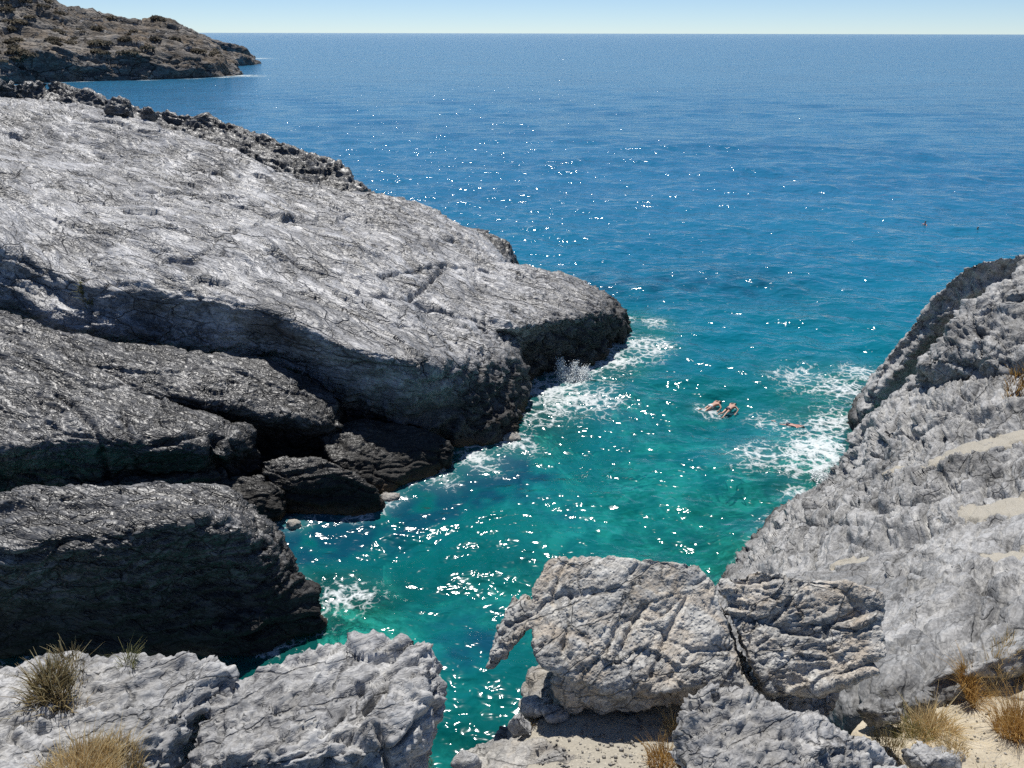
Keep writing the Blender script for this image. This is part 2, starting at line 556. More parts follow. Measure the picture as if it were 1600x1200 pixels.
    vattr(o, 'sand', sandv)
    tag(o, label, cat, group)
    return o

def R(*pts):
    return [W(*p) for p in pts]

def lerp_row(a, b, t, lift=0.0):
    n = len(a)
    return [a[i] * (1 - t) + b[i] * t + np.array([0, 0, lift * math.sin(math.pi * (0.15 + 0.7 * i / max(1, n - 1)))]) for i in range(n)]

# ------------------------------------------------------------------ left shore
crest = R((-170, 158, 15.2), (0, 168, 13.5), (160, 185, 12.3), (300, 225, 11), (420, 262, 9.6), (548, 302, 7.9), (640, 318, 6.8),
          (712, 345, 5.6), (770, 385, 4.4), (800, 430, 3.8))
front = R((-170, 350, 11), (0, 385, 9.5), (130, 432, 8), (230, 448, 7.6), (400, 482, 6.9), (520, 532, 6.0), (640, 566, 5.1),
          (725, 566, 4.2), (785, 566, 3.2), (822, 578, 1.9))
foot = R((-170, 450, 8), (0, 470, 7), (60, 500, 6.2), (230, 545, 4.6), (400, 560, 3.8), (535, 640, 1.9), (640, 692, 0.1),
         (730, 696, -0.1), (795, 680, -0.1), (830, 622, -0.1))
deep = [p + np.array([0, 0.8, -2.0 - 0.5 * p[2]]) for p in foot]
back = [p + np.array([3.0, 9.0, -p[2] - 2.5]) for p in crest]
finish_rock('rock_slab', grid_solid([back, crest, lerp_row(crest, front, 0.33, 0.5), lerp_row(crest, front, 0.68, 0.7),
                                     lerp_row(crest, front, 0.92, 0.35), front, lerp_row(front, foot, 0.45), foot, deep], -4, nr=4, nc=6),
            0.13, M['slab'], 'broad silvery grey striated rock slab filling the left side', 'rock',
            sm=7, s=2.2, rotz=math.radians(-40), stretch=8, low=0.6, strat=0.16, blk=0.14, crack=0.18, fine=0.03, seed=1, cull=True, ledge=0.36, lw=1.5, rugged=4.6,
            cracks=[(R((295, 412, 8.1), (380, 370, 8.4), (440, 345, 8.6)), 0.12, 0.3),
                    (R((240, 415, 8.2), (265, 405, 8.2), (300, 412, 8.1)), 0.3, 0.6),
                    (R((560, 460, 6.5), (640, 480, 5.6), (720, 500, 4.6), (790, 520, 3.6)), 0.18, 0.45),
                    (R((600, 430, 6.6), (690, 420, 5.6), (790, 440, 3.9)), 0.16, 0.35),
                    (R((640, 480, 5.6), (670, 450, 5.6), (700, 420, 5.4)), 0.14, 0.35),
                    (R((300, 300, 10), (420, 330, 9), (520, 345, 8.2)), 0.25, 0.35),
                    (R((100, 240, 12), (250, 290, 10.4), (380, 310, 9.4)), 0.2, 0.3),
                    (R((0, 300, 11), (130, 340, 9.8), (260, 350, 9.3), (330, 380, 8.6)), 0.2, 0.3),
                    (R((420, 400, 8), (520, 430, 7), (600, 500, 5.8)), 0.15, 0.3),
                    (R((130, 440, 8), (140, 470, 7), (135, 520, 5.5)), 0.1, 0.3)], dip=0.4)
nb_ = R((640, 412, 5.6), (720, 412, 4.9), (800, 412, 4.0), (870, 428, 3.2), (945, 458, 2.3), (980, 488, 1.2))
nf_ = R((640, 500, 5.2), (720, 505, 4.3), (795, 505, 4.2), (860, 495, 3.8), (918, 488, 3.3), (970, 493, 2.2))
nd_ = R((640, 610, 1.5), (740, 605, 0.6), (835, 590, 0.0), (885, 578, 0.0), (935, 563, 0.0), (984, 514, 0.0))
finish_rock('rock_point', grid_solid([[p + np.array([1.5, 3.5, -p[2] - 2.5]) for p in nb_], nb_, lerp_row(nb_, nf_, 0.5, 0.3), nf_, lerp_row(nf_, nd_, 0.25), lerp_row(nf_, nd_, 0.7), nd_,
                                      [p + np.array([0, 0.8, -2.5]) for p in nd_]], -4, nr=4, nc=6), 0.1, M['slab'],
            'low dark rock point with an undercut face reaching into the surf', 'rock', sm=4, s=1.4, rotz=math.radians(-40), stretch=4,
            low=0.4, strat=0.16, blk=0.22, crack=0.2, fine=0.06, seed=5, cull=True, ledge=0.2, lw=0.9, dip=0.4, rugged=3.4)

# jagged darker ridge behind the slab
ridge_top = R((-170, 128, 15.8), (0, 141, 14.2), (70, 143, 13.6), (130, 158, 12.9), (200, 181, 12.0), (300, 196, 11.2), (370, 214, 10.3),
              (450, 240, 9.2), (520, 272, 8.3), (556, 298, 7.2))
rt_b = [p + np.array([2.5, 7.0, -p[2] - 2.0]) for p in ridge_top]
rt_m = [p + np.array([0.8, 2.2, -0.5]) for p in ridge_top]
rt_f = [p + np.array([-0.4, -2.6, -1.4]) for p in ridge_top]
rt_ff = [p + np.array([-0.4, -3.6, -3.6]) for p in ridge_top]
rt_t = [p + np.array([0, 0.6, -0.15]) for p in ridge_top]
finish_rock('rock_ridge', grid_solid([rt_b, rt_m, rt_t, rt_f, rt_ff], 4, nr=4), 0.19, M['shelf'],
            'rough dark jagged rock ridge along the far edge of the silvery slab', 'rock', sm=3, s=1.3, rotz=-0.5, stretch=2.5,
            low=0.5, strat=0.3, blk=0.35, crack=0.3, fine=0.12, seed=11, cull=True, ledge=0.3, lw=1.2)

def knob(name, pxc, pyc, y, w, h, mat, label, seed, voxel=0.05, depth=None, s=0.6, cat='rock', squash=1.0, group=None, **kw):
    """a single boulder: an uneven hull w wide and h high, whose middle is seen at (pxc, pyc) at distance y"""
    c = D(pxc, pyc, y)
    depth = depth or w * 0.8
    rs = np.random.RandomState(seed)
    pts = []
    for _ in range(15):
        v = rs.normal(size=3); v /= np.linalg.norm(v)
        v *= 0.75 + 0.4 * rs.rand()
        pts.append(c + v * np.array([w / 2, depth / 2, h / 2]))
    a = dict(sm=1, s=s, low=0.10 * w, strat=0.05 * w, blk=0.07 * w, crack=0.05 * w, fine=0.02 * w, stretch=2, seed=seed, cut=-9)
    a.update(kw)
    return finish_rock(name, hull(pts), voxel, mat, label, cat, group=group, **a)

knob('ridge_boulder', 188, 176, 77, 2.6, 2.4, M['shelf'], 'larger knobbly boulder poking up on the dark ridge', 21, 0.1, s=0.9)
knob('ridge_boulder', 232, 179, 75.5, 1.7, 1.6, M['shelf'], 'smaller round knob of rock right of the larger ridge boulder', 22, 0.08, s=0.8)

# dark tip behind the slab's right end
finish_rock('rock_spur', hull(R((700, 352, 5.0), (755, 362, 4.4), (798, 378, 3.9), (803, 404, 3.0), (790, 410, 3.0), (700, 380, 4.4)) +
                              [p + np.array([1.2, 4.0, -p[2] - 2]) for p in R((690, 350, 5.0), (798, 380, 3.9), (803, 405, 2.8))] +
                              [p + np.array([0, 0, -4.0]) for p in R((700, 375, 4.6), (800, 405, 3.0))]),
            0.12, M['shelf'], 'small dark rock spur jutting over the sea behind the slab', 'rock', s=1.0, low=0.25, strat=0.16, blk=0.2, crack=0.2, fine=0.05, seed=31, rotz=-0.6)

# two lobes below the dark cliff of the slab
ub = R((40, 497, 6.9), (140, 528, 5.9), (250, 546, 5.1), (340, 553, 4.75), (420, 566, 4.3), (490, 595, 3.7), (530, 632, 2.9))
uf = R((40, 560, 6.2), (140, 594, 5.4), (250, 613, 4.8), (340, 628, 4.2), (410, 645, 3.6), (480, 663, 2.9), (532, 668, 2.2))
ud = R((40, 610, 5.0), (140, 640, 4.2), (250, 655, 3.4), (340, 668, 2.7), (410, 690, 1.7), (480, 696, 1.2), (524, 690, 1.0))
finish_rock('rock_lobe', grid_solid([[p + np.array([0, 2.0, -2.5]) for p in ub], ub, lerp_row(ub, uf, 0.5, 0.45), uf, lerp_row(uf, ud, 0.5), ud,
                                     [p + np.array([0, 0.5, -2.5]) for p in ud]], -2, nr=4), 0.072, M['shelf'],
            'rounded ridged rock lobe tapering right beneath the dark cliff face', 'rock', sm=5, s=1.2, rotz=math.radians(-30), stretch=4,
            low=0.3, strat=0.14, blk=0.12, crack=0.15, fine=0.02, seed=41, dip=0.3, cull=True, ledge=0.2, lw=0.8)
lb = R((-190, 470, 8.0), (-60, 480, 7.4), (30, 505, 6.7), (120, 570, 5.5), (220, 620, 4.6), (320, 648, 3.9), (395, 668, 3.1))
lf = R((-190, 690, 5.6), (-60, 700, 5.0), (60, 692, 4.8), (160, 685, 4.5), (260, 700, 3.8), (340, 712, 3.1), (408, 692, 2.6))
ld = R((-190, 830, 2.4), (-60, 800, 2.2), (60, 776, 2.2), (160, 757, 2.2), (260, 745, 2.1), (340, 737, 2.0), (412, 722, 1.6))
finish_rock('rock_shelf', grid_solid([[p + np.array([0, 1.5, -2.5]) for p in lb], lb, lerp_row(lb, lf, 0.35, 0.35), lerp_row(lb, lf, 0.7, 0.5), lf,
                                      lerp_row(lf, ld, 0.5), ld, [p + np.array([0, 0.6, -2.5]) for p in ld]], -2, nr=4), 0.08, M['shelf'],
            'dark grey furrowed rock shelf with a shadowed front at the left edge', 'rock', sm=5, s=1.3, rotz=math.radians(-28), stretch=4.5,
            low=0.3, strat=0.14, blk=0.12, crack=0.16, fine=0.02, seed=51, dip=0.3, cull=True, ledge=0.2, lw=0.9,
            cracks=[(R((95, 640, 4.9), (150, 680, 4.5), (165, 700, 4.2)), 0.12, 0.3), (R((340, 690, 3.4), (335, 720, 2.9)), 0.2, 0.5)])

# low rocks at the water's edge
finish_rock('shore_ledge', grid_solid([R((120, 735, 2.0), (260, 728, 2.0), (360, 722, 1.8)), R((120, 765, 2.3), (260, 748, 2.1), (350, 742, 1.8)),
                                       R((120, 800, 1.6), (260, 785, 1.4), (350, 775, 1.1))], -2), 0.07, M['shore'],
            'narrow dark crinkled ledge just above the big shadowed boulder', 'rock', sm=3, s=0.8, low=0.15, strat=0.15, blk=0.2, crack=0.2, seed=61)
finish_rock('shore_boulder', hull(R((335, 752, 1.7), (370, 742, 1.8), (410, 742, 1.7), (440, 765, 1.4), (446, 800, 0.7), (440, 820, -0.4), (380, 830, -0.4), (345, 785, 1.2))
                                  + [p + np.array([0, 2.2, -1.5]) for p in R((335, 752, 1.5), (440, 765, 1.3))]), 0.06, M['shore'],
            'small blocky dark rock between the big boulder and the low shore rocks', 'rock', s=0.7, low=0.12, strat=0.08, blk=0.14, crack=0.12, seed=62)
finish_rock('shore_rock', hull(R((500, 680, 1.9), (560, 652, 1.9), (620, 655, 1.9), (670, 672, 1.6), (705, 697, 1.1), (706, 720, 0.4), (690, 745, -0.3),
                                 (600, 765, 0.2), (520, 720, 1.6)) + [p + np.array([0, 1.2, -2.5]) for p in R((500, 680, 1.5), (670, 672, 1.5), (705, 700, 0.8))]
                               + [p + np.array([0, 0.4, -2.0]) for p in R((520, 760, 0.3), (600, 775, 0.3), (690, 745, 0.2))]), 0.06, M['shore'],
            'flat pitted dark rock reaching into the water below the cliff', 'rock', s=0.8, low=0.2, strat=0.1, blk=0.16, crack=0.14, fine=0.05, seed=63)
finish_rock('shore_rock', hull(R((410, 722, 2.0), (440, 712, 2.1), (500, 715, 2.1), (550, 738, 1.8), (592, 770, 1.0), (596, 790, 0.2), (540, 800, 0.1), (450, 800, 0.1), (420, 752, 1.5))
                               + [p + np.array([0, 1.6, -2.2]) for p in R((410, 722, 1.9), (500, 715, 2.0), (590, 765, 1.0))]
                               + [p + np.array([0, 0.2, -1.5]) for p in R((450, 805, 0.2), (540, 803, 0.2), (596, 792, 0.1))]), 0.06, M['shore'],
            'rounded pitted dark rock in front of the flat shore rock, overhanging the water', 'rock', s=0.8, low=0.18, strat=0.1, blk=0.16, crack=0.14, fine=0.05, seed=64)
for k, (px, py, w, lab) in enumerate([(612, 776, 1.1, 'brown weedy stone awash beside the rounded shore rock'),
                                      (700, 728, 1.3, 'brown stone awash at the tip of the flat shore rock'),
                                      (460, 823, 0.8, 'small brown stone awash right of the big shadowed boulder'),
                                      (800, 682, 1.1, 'brown stone in the foam at the foot of the silvery slab')]):
    p = W(px, py, 0.0)
    knob('tide_stone', px, py, p[1], w, 0.5, M['pad'], lab, 70 + k, 0.05, s=0.4, depth=w)

# big shadowed boulder
fb = R((-220, 800, 4.9), (0, 786, 4.6), (180, 770, 4.1), (350, 766, 3.6), (400, 798, 3.2), (440, 835, 2.8), (460, 876, 2.2))
ff = R((-220, 892, 4.6), (0, 868, 4.6), (110, 844, 4.7), (200, 833, 4.8), (330, 818, 4.6), (400, 850, 3.6), (450, 892, 2.3))
fd = R((-220, 1050, -.6), (0, 1050, -.6), (110, 1050, -.6), (220, 1052, -.6), (330, 1050, -.6), (420, 1046, -.6), (478, 1012, -.4))
solF = grid_solid([[p + np.array([0, 1.0, -p[2] - 1.2]) for p in fb], fb, lerp_row(fb, ff, 0.5, 0.25), ff, lerp_row(ff, fd, 0.4), lerp_row(ff, fd, 0.8), fd], -2.5, nr=4)
solK = hull(R((430, 905, 2.0), (470, 902, 1.9), (500, 922, 1.5), (510, 960, 0.9), (507, 990, -0.2), (470, 1010, -0.3), (430, 960, 1.2)) +
            [p + np.array([-0.8, 1.4, -1.5]) for p in R((440, 905, 1.8), (505, 940, 1.0))])
solL = hull(R((330, 985, 1.4), (360, 968, 1.5), (400, 965, 1.5), (415, 975, 1.3), (400, 990, 1.0), (350, 1000, 1.0)) +
            [p + np.array([0, 0.9, -0.3]) for p in R((340, 985, 1.4), (410, 975, 1.3))])
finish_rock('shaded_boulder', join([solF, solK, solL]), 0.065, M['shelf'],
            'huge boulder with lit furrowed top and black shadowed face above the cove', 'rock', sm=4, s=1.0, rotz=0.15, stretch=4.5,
            low=0.25, strat=0.12, blk=0.12, crack=0.14, fine=0.02, seed=81, terr=0.1, cull=True, ledge=0.18, lw=0.7)

# ------------------------------------------------------------------ right shore
s0 = R((1338, 668, 3.5), (1370, 640, 4.4), (1420, 605, 5.6), (1480, 590, 6.6), (1540, 590, 7.4), (1620, 580, 8.2), (1780, 560, 9.2))
s1 = R((1292, 758, 0.8), (1330, 735, 3.4), (1380, 720, 5.0), (1440, 705, 6.2), (1520, 690, 7.4), (1620, 680, 8.2), (1780, 670, 9.2))
s2 = R((1220, 800, 0.3), (1250, 805, 2.2), (1310, 810, 4.4), (1390, 800, 6.0), (1480, 790, 7.4), (1600, 780, 8.4), (1780, 770, 9.4))
s3 = R((1150, 882, 0.6), (1190, 868, 2.8), (1250, 880, 5.0), (1330, 890, 6.8), (1440, 890, 8.2), (1580, 890, 9.0), (1780, 890, 9.9))
s4 = R((1108, 930, 1.5), (1150, 930, 4.0), (1220, 950, 6.3), (1320, 970, 8.0), (1430, 980, 9.0), (1560, 985, 9.6), (1780, 985, 10.3))
s5 = R((1080, 1000, 3.0), (1140, 1020, 6.0), (1240, 1050, 7.8), (1330, 1085, 9.1), (1420, 1085, 9.8), (1510, 1044, 10.0), (1700, 985, 10.6))
s6 = [p + np.array([0, -0.25, -1.8]) for p in s5]
sb = [p + np.array([0.5, 2.0, -3.5]) for p in s0]
finish_rock('rock_slope', grid_solid([sb, s0, s1, s2, s3, s4, s5, s6], -2.5, nr=6, nc=6), 0.07, M['slope'],
            'grey pitted rock slope with sandy hollows along the right side of the cove', 'rock', sm=5, s=1.1, rotz=0.75, stretch=3.0,
            low=0.4, strat=0.12, blk=0.26, crack=0.34, fine=0.03, seed=91, lump=0.36, lsize=0.9, cull=True, ledge=0.34, lw=1.0, flat=lambda v: sstep(14.5, 19.0, v[:, 1] + 1.5 * fbm(v / 2.5, 2, 5) - 0.25 * (v[:, 0] - 8)),
            sand=[(R((1475, 706, 6.9), (1540, 690, 7.6), (1600, 676, 8.0), (1700, 668, 8.8)), 0.55), (R((1545, 785, 8.1), (1600, 780, 8.4), (1700, 775, 8.8)), 0.75),
                  (R((1372, 745, 4.9), (1392, 738, 5.2)), 0.3), (R((1315, 862, 6.3), (1350, 860, 6.9)), 0.3), (R((1560, 862, 8.8), (1620, 850, 9)), 0.35)],
            cracks=[(R((1205, 830, 2.8), (1250, 818, 3), (1290, 822, 4.0), (1330, 835, 4.9), (1390, 822, 6.1)), 0.14, 0.4),
                    (R((1345, 780, 4.8), (1385, 812, 5.8), (1460, 782, 7.1), (1500, 760, 7.5)), 0.12, 0.3),
                    (R((1420, 960, 8.9), (1460, 990, 9.3), (1510, 1030, 9.9)), 0.05, 0.12),
                    (R((1440, 640, 6.1), (1520, 655, 7.2), (1600, 640, 8.1)), 0.15, 0.3),
                    (R((1400, 900, 7.6), (1480, 925, 8.7), (1600, 935, 9.3)), 0.05, 0.14), (R((1440, 860, 8.0), (1520, 900, 8.8), (1570, 960, 9.4)), 0.05, 0.14),
                    (R((1500, 840, 8.3), (1560, 830, 8.6), (1600, 845, 9)), 0.06, 0.16), (R((1390, 1000, 8.9), (1450, 1040, 9.6)), 0.04, 0.14), (R((1530, 930, 9.2), (1520, 1010, 9.6)), 0.04, 0.12)])
finish_rock('upper_rock', hull(R((1448, 560, 7.6), (1500, 500, 9.0), (1560, 440, 10.4), (1605, 412, 11.0), (1760, 370, 12.4), (1450, 578, 7.0),
                                 (1510, 588, 7.4), (1560, 592, 7.8), (1600, 560, 8.8), (1780, 540, 9.8)) +
                               [p + np.array([0.6, 3.0, -5.0]) for p in R((1450, 560, 7.0), (1560, 440, 9.6), (1760, 370, 11))] +
                               [p + np.array([0, 1.4, -2.0]) for p in R((1470, 585, 7.0), (1560, 590, 7.6), (1780, 560, 9))]), 0.09, M['slope'],
            'lumpy grey outcrop above a dark overhang at the upper right', 'rock', sm=4, s=0.9, rotz=0.9, stretch=1.6,
            low=0.45, strat=0.1, blk=0.25, crack=0.26, fine=0.03, seed=95, lump=0.6, lsize=1.0, cull=True, ledge=0.22, lw=1.0)
tc = R((1342, 645, 1.2), (1378, 568, 3.4), (1420, 518, 5.1), (1478, 448, 7.7), (1525, 424, 8.7), (1600, 416, 9.2), (1760, 392, 10.2))
tf = R((1346, 660, 0.9), (1398, 588, 3.2), (1440, 538, 4.8), (1496, 480, 6.9), (1545, 455, 7.9), (1620, 440, 8.6), (1760, 420, 9.6))
td = [p + np.array([0.3, 0.8, -3.2]) for p in tf]
tb = [p + np.array([0.5, 4.0, -p[2] - 2.5]) for p in tc]
finish_rock('rock_fin', grid_solid([tb, tc, lerp_row(tc, tf, 0.5, 0.1), tf, td, [p + np.array([0, 0.6, -5.0]) for p in td]], -3, nr=4), 0.09, M['slope'],
            'leaning rock fin with a smooth shaded hollow facing the cove, far right', 'rock', sm=3, s=0.9, rotz=0.9, stretch=3,
            low=0.25, strat=0.14, blk=0.16, crack=0.16, fine=0.04, seed=97, cull=True, ledge=0.1, lw=0.9)

# ------------------------------------------------------------------ foreground rocks
gl = [np.array(p, dtype=float) for p in
      [(-9.5, 8.6, 12.9), (-6.9, 8.25, 12.6), (-5.6, 8.2, 12.45), (-4.75, 8.15, 12.4), (-4.1, 8.1, 12.45)]]
a0 = R((-170, 1040, 12.7), (0, 1027, 12.55), (130, 1022, 12.45), (250, 1030, 12.4), (318, 1022, 12.4), (375, 1048, 12.25))
a1 = R((-170, 1105, 12.8), (0, 1100, 12.6), (120, 1095, 12.55), (230, 1090, 12.45), (295, 1083, 12.35), (338, 1084, 12.2))
a2 = R((-170, 1190, 12.9), (0, 1180, 12.7), (120, 1170, 12.55), (200, 1160, 12.4), (268, 1145, 12.3), (298, 1158, 12.0))
a3 = R((-170, 1290, 12.9), (0, 1290, 12.7), (110, 1280, 12.5), (180, 1265, 12.2), (235, 1250, 12.1), (266, 1250, 11.7))
a9 = [p + np.array([0, -2.5, 0.4]) for p in a3]
finish_rock('front_rock', grid_solid([a0, a1, a2, a3, a9], 10.5, taper=0.12, nr=6, nc=6), 0.034, M['front'],
            'pale crinkled rock with dry grass in the bottom left corner', 'rock', sm=4, s=0.55, rotz=0.5, stretch=2.2,
            low=0.10, strat=0.06, blk=0.12, crack=0.07, fine=0.05, seed=101, cull=True, ledge=0.09, lw=0.35, lump=0.06, lsize=0.2, cut=7,
            cracks=[(R((0, 1125, 12.6), (70, 1145, 12.6), (110, 1130, 12.5)), 0.05, 0.1)])
b0 = R((340, 1062, 12.1), (420, 1036, 12.15), (520, 1014, 12.1), (600, 1004, 12.1), (655, 997, 12.15), (688, 1024, 12.0))
b1 = R((318, 1105, 12.1), (400, 1085, 12.2), (500, 1065, 12.15), (590, 1052, 12.1), (650, 1048, 12.1), (690, 1078, 11.85))
b2 = R((300, 1150, 12.05), (390, 1135, 12.2), (480, 1120, 12.2), (580, 1110, 12.1), (640, 1100, 12.1), (680, 1115, 11.8))
b3 = R((280, 1195, 12.0), (370, 1185, 12.2), (470, 1175, 12.2), (570, 1165, 12.1), (630, 1150, 12.05), (668, 1160, 11.8))
b4 = R((262, 1260, 11.6), (360, 1255, 11.8), (460, 1240, 11.8), (560, 1225, 11.75), (620, 1210, 11.7), (655, 1215, 11.4))
b9 = [p + np.array([0, -0.8, -2.0]) for p in b4]
finish_rock('front_rock', grid_solid([b0, b1, b2, b3, b4, b9], 8.5, taper=0.3, nr=6, nc=6), 0.03, M['front'],
            'pale cracked rock block with white veins beside the narrow gap of water', 'rock', sm=2, s=0.6, rotz=0.75, stretch=2.2,
            low=0.12, strat=0.05, blk=0.26, crack=0.10, fine=0.05, seed=104, cull=True, ledge=0.09, lw=0.55, lump=0.03, lsize=0.16, cut=6,
            cracks=[(R((575, 1105, 12.1), (610, 1070, 12.1), (640, 1040, 12.1)), 0.05, 0.22), (R((505, 1140, 12.2), (545, 1100, 12.15)), 0.03, 0.12),
                    (R((590, 1145, 12.1), (600, 1170, 12.0), (612, 1200, 11.9)), 0.035, 0.2), (R((520, 1185, 12.1), (500, 1215, 12)), 0.04, 0.15),
                    (R((380, 1200, 12.1), (440, 1150, 12.2)), 0.05, 0.08)])
# the holed boulder
def sh(pts, d):
    return [p + np.array(d) for p in pts]
body = R((860, 873, 12.35), (940, 871, 12.4), (1030, 872, 12.45), (1092, 880, 12.4), (1112, 904, 12.2), (832, 925, 12.1), (844, 985, 11.85), (838, 1018, 11.7),
         (850, 1040, 11.6), (905, 1072, 11.35), (980, 1085, 11.3), (1060, 1078, 11.35), (1130, 1050, 11.5), (1165, 1066, 11.35))
body_u = sh(R((860, 880, 12.1), (1030, 880, 12.1), (1100, 900, 12.0)), (0, 0.35, -0.5)) + sh(R((850, 1035, 11.5), (920, 1072, 11.3), (1060, 1080, 11.3), (1190, 1068, 11.3)), (0, 0.55, -0.32))
ped = R((866, 1052, 11.45), (872, 1082, 11.1), (890, 1106, 10.85), (945, 1110, 10.85), (1010, 1104, 10.95), (1070, 1092, 11.1), (1140, 1080, 11.2), (1180, 1084, 11.2), (900, 1065, 11.4), (1160, 1062, 11.4))
ped_u = sh(R((880, 1100, 10.9), (950, 1108, 10.85), (1060, 1094, 11.0), (1200, 1082, 11.1)), (0.05, 0.9, -0.25)) + sh(R((880, 1060, 11.3), (1180, 1062, 11.3)), (0.1, 1.4, -0.6))
arm = R((822, 936, 12.05), (806, 952, 11.95), (838, 958, 11.95), (818, 986, 11.75), (796, 970, 11.85), (840, 980, 11.85))
arm += sh(arm, (0, 0.35, -0.12))
arm2 = R((800, 946, 11.95), (824, 986, 11.8), (796, 1018, 11.5), (772, 1000, 11.55), (758, 1046, 11.25), (776, 1044, 11.22))
arm2 += sh(arm2, (0.06, 0.6, -0.25))
finish_rock('holed_boulder', join([hull(body + body_u), hull(ped + ped_u), hull(arm), hull(arm2)]), 0.028, M['boulder'],
            'tan and grey pitted boulder with a hooked arm hanging over the water', 'rock', sm=3, s=0.55, rotz=0.9, stretch=2.2,
            low=0.06, strat=0.03, blk=0.05, crack=0.05, fine=0.02, seed=111, ledge=0.07, lw=0.5, lump=0.025, lsize=0.12, cut=5,
            cracks=[(R((1010, 950, 12.0), (985, 1000, 11.7), (960, 1050, 11.4)), 0.04, 0.1), (R((895, 935, 12), (890, 985, 11.8), (875, 1030, 11.6)), 0.03, 0.08),
                    (R((1080, 930, 12.1), (1050, 985, 11.8), (1020, 1060, 11.4)), 0.04, 0.08)])
blk2 = R((1127, 908, 12.15), (1185, 886, 12.3), (1245, 896, 12.25), (1310, 908, 12.2), (1382, 924, 12.1), (1384, 985, 11.75), (1390, 1018, 11.6), (1372, 1045, 11.4),
         (1320, 1058, 11.35), (1260, 1065, 11.3), (1216, 1090, 11.1), (1197, 1062, 11.3), (1164, 1010, 11.6), (1136, 960, 11.85))
blk2_u = sh(R((1180, 900, 12.0), (1370, 940, 11.8)), (0, 0.3, -0.6)) + sh(R((1360, 1035, 11.4), (1260, 1062, 11.2)), (-0.1, 0.6, -0.35)) + sh(R((1216, 1085, 11.0)), (0, 0.5, -0.4))
finish_rock('split_boulder', hull(blk2 + blk2_u), 0.028, M['boulder'],
            'creviced boulder split by a dark crack from the holed boulder', 'rock', sm=3, s=0.55, rotz=0.2, stretch=2.0,
            low=0.08, strat=0.04, blk=0.10, crack=0.06, fine=0.02, seed=113, ledge=0.10, lw=0.45, lump=0.03, lsize=0.14, cut=5,
            cracks=[(R((1300, 1030, 11.5), (1290, 985, 11.7), (1340, 965, 11.8)), 0.05, 0.12), (R((1230, 990, 11.7), (1280, 1000, 11.65)), 0.05, 0.12)])
finish_rock('front_boulder', hull(R((1062, 1150, 11.3), (1072, 1098, 11.75), (1112, 1072, 11.95), (1150, 1088, 11.9), (1210, 1104, 11.85), (1262, 1118, 11.75), (1322, 1132, 11.6),
                                    (1368, 1158, 11.4), (1410, 1200, 11.2), (1060, 1260, 11.6), (1250, 1270, 11.8), (1400, 1260, 11.2)) +
                                  sh(R((1062, 1150, 11.3), (1112, 1080, 11.6), (1322, 1135, 11.4), (1410, 1200, 11.0)), (0, 0.25, -1.6)) +
                                  sh(R((1060, 1260, 11.4), (1400, 1260, 11.0)), (0, -0.6, -1.8))), 0.034, M['front'],
            'rough grey boulder at the bottom edge in front of the split boulder', 'rock', sm=3, s=0.5, rotz=0.2, stretch=1.6,
            low=0.12, strat=0.05, blk=0.14, crack=0.07, fine=0.05, seed=115, ledge=0.10, lw=0.4, lump=0.05, lsize=0.2, cut=5)

# pebbly ledge under the boulders
p0 = R((835, 1045, 10.0), (900, 1050, 10.4), (1000, 1050, 10.5), (1150, 1060, 10.4), (1300, 1080, 10.0))
p1 = R((812, 1100, 10.1), (880, 1105, 10.7), (980, 1110, 10.75), (1100, 1110, 10.7), (1300, 1130, 10.2))
p2 = R((772, 1150, 10.1), (850, 1150, 10.75), (960, 1155, 10.8), (1080, 1160, 10.8), (1300, 1180, 10.4))
p3 = R((705, 1200, 10.1), (800, 1200, 10.8), (950, 1205, 10.9), (1080, 1210, 10.9), (1300, 1230, 10.6))
p4 = R((640, 1290, 10.2), (760, 1290, 10.9), (950, 1290, 11.0), (1080, 1290, 11.0), (1300, 1300, 10.8))
finish_rock('pebbly_ledge', grid_solid([sh(p0, (0, 0.8, -2.5)), p0, p1, p2, p3, p4, sh(p4, (0, -2, 0.3))], 7.5, taper=0.2, nr=5), 0.045, M['pad'],
            'sandy pebble ledge with a rocky rim under the holed boulder', 'ledge', sm=3, s=0.5, rotz=0.8, stretch=1.5,
            low=0.08, strat=0.07, blk=0.09, crack=0.07, fine=0.04, seed=121, cut=2, cull=True,
            sand=[(R((905, 1125, 10.7), (960, 1160, 10.8), (1000, 1200, 10.9)), 0.75), (R((1030, 1110, 10.7), (1050, 1200, 10.9)), 0.5), (R((880, 1220, 10.9), (1050, 1220, 10.9)), 0.6)])
for k, (px, py, y, w, h, lab) in enumerate([(846, 1108, 9.15, 0.55, 0.38, 'grey rim stone at the upper left corner of the pebble ledge'),
                                            (872, 1118, 8.9, 0.42, 0.26, 'low grey stone on the ledge right of the rim stone'),
                                            (815, 1135, 8.75, 0.5, 0.5, 'rough grey stone leaning at the left brink of the pebble ledge'),
                                            (735, 1192, 7.95, 0.45, 0.35, 'pale stone at the bottom brink beside the gap of water'),
                                            (938, 1117, 9.0, 0.13, 0.11, 'small pointed pale stone lying in the shadow of the holed boulder'),
                                            (1590, 880, 17.0, 0.8, 0.75, 'rounded whitish stone at the right edge of the slope')]):
    knob('loose_stone', px, py, y, w, h, M['front'], lab, 130 + k, max(0.016, w * 0.05), s=0.4)

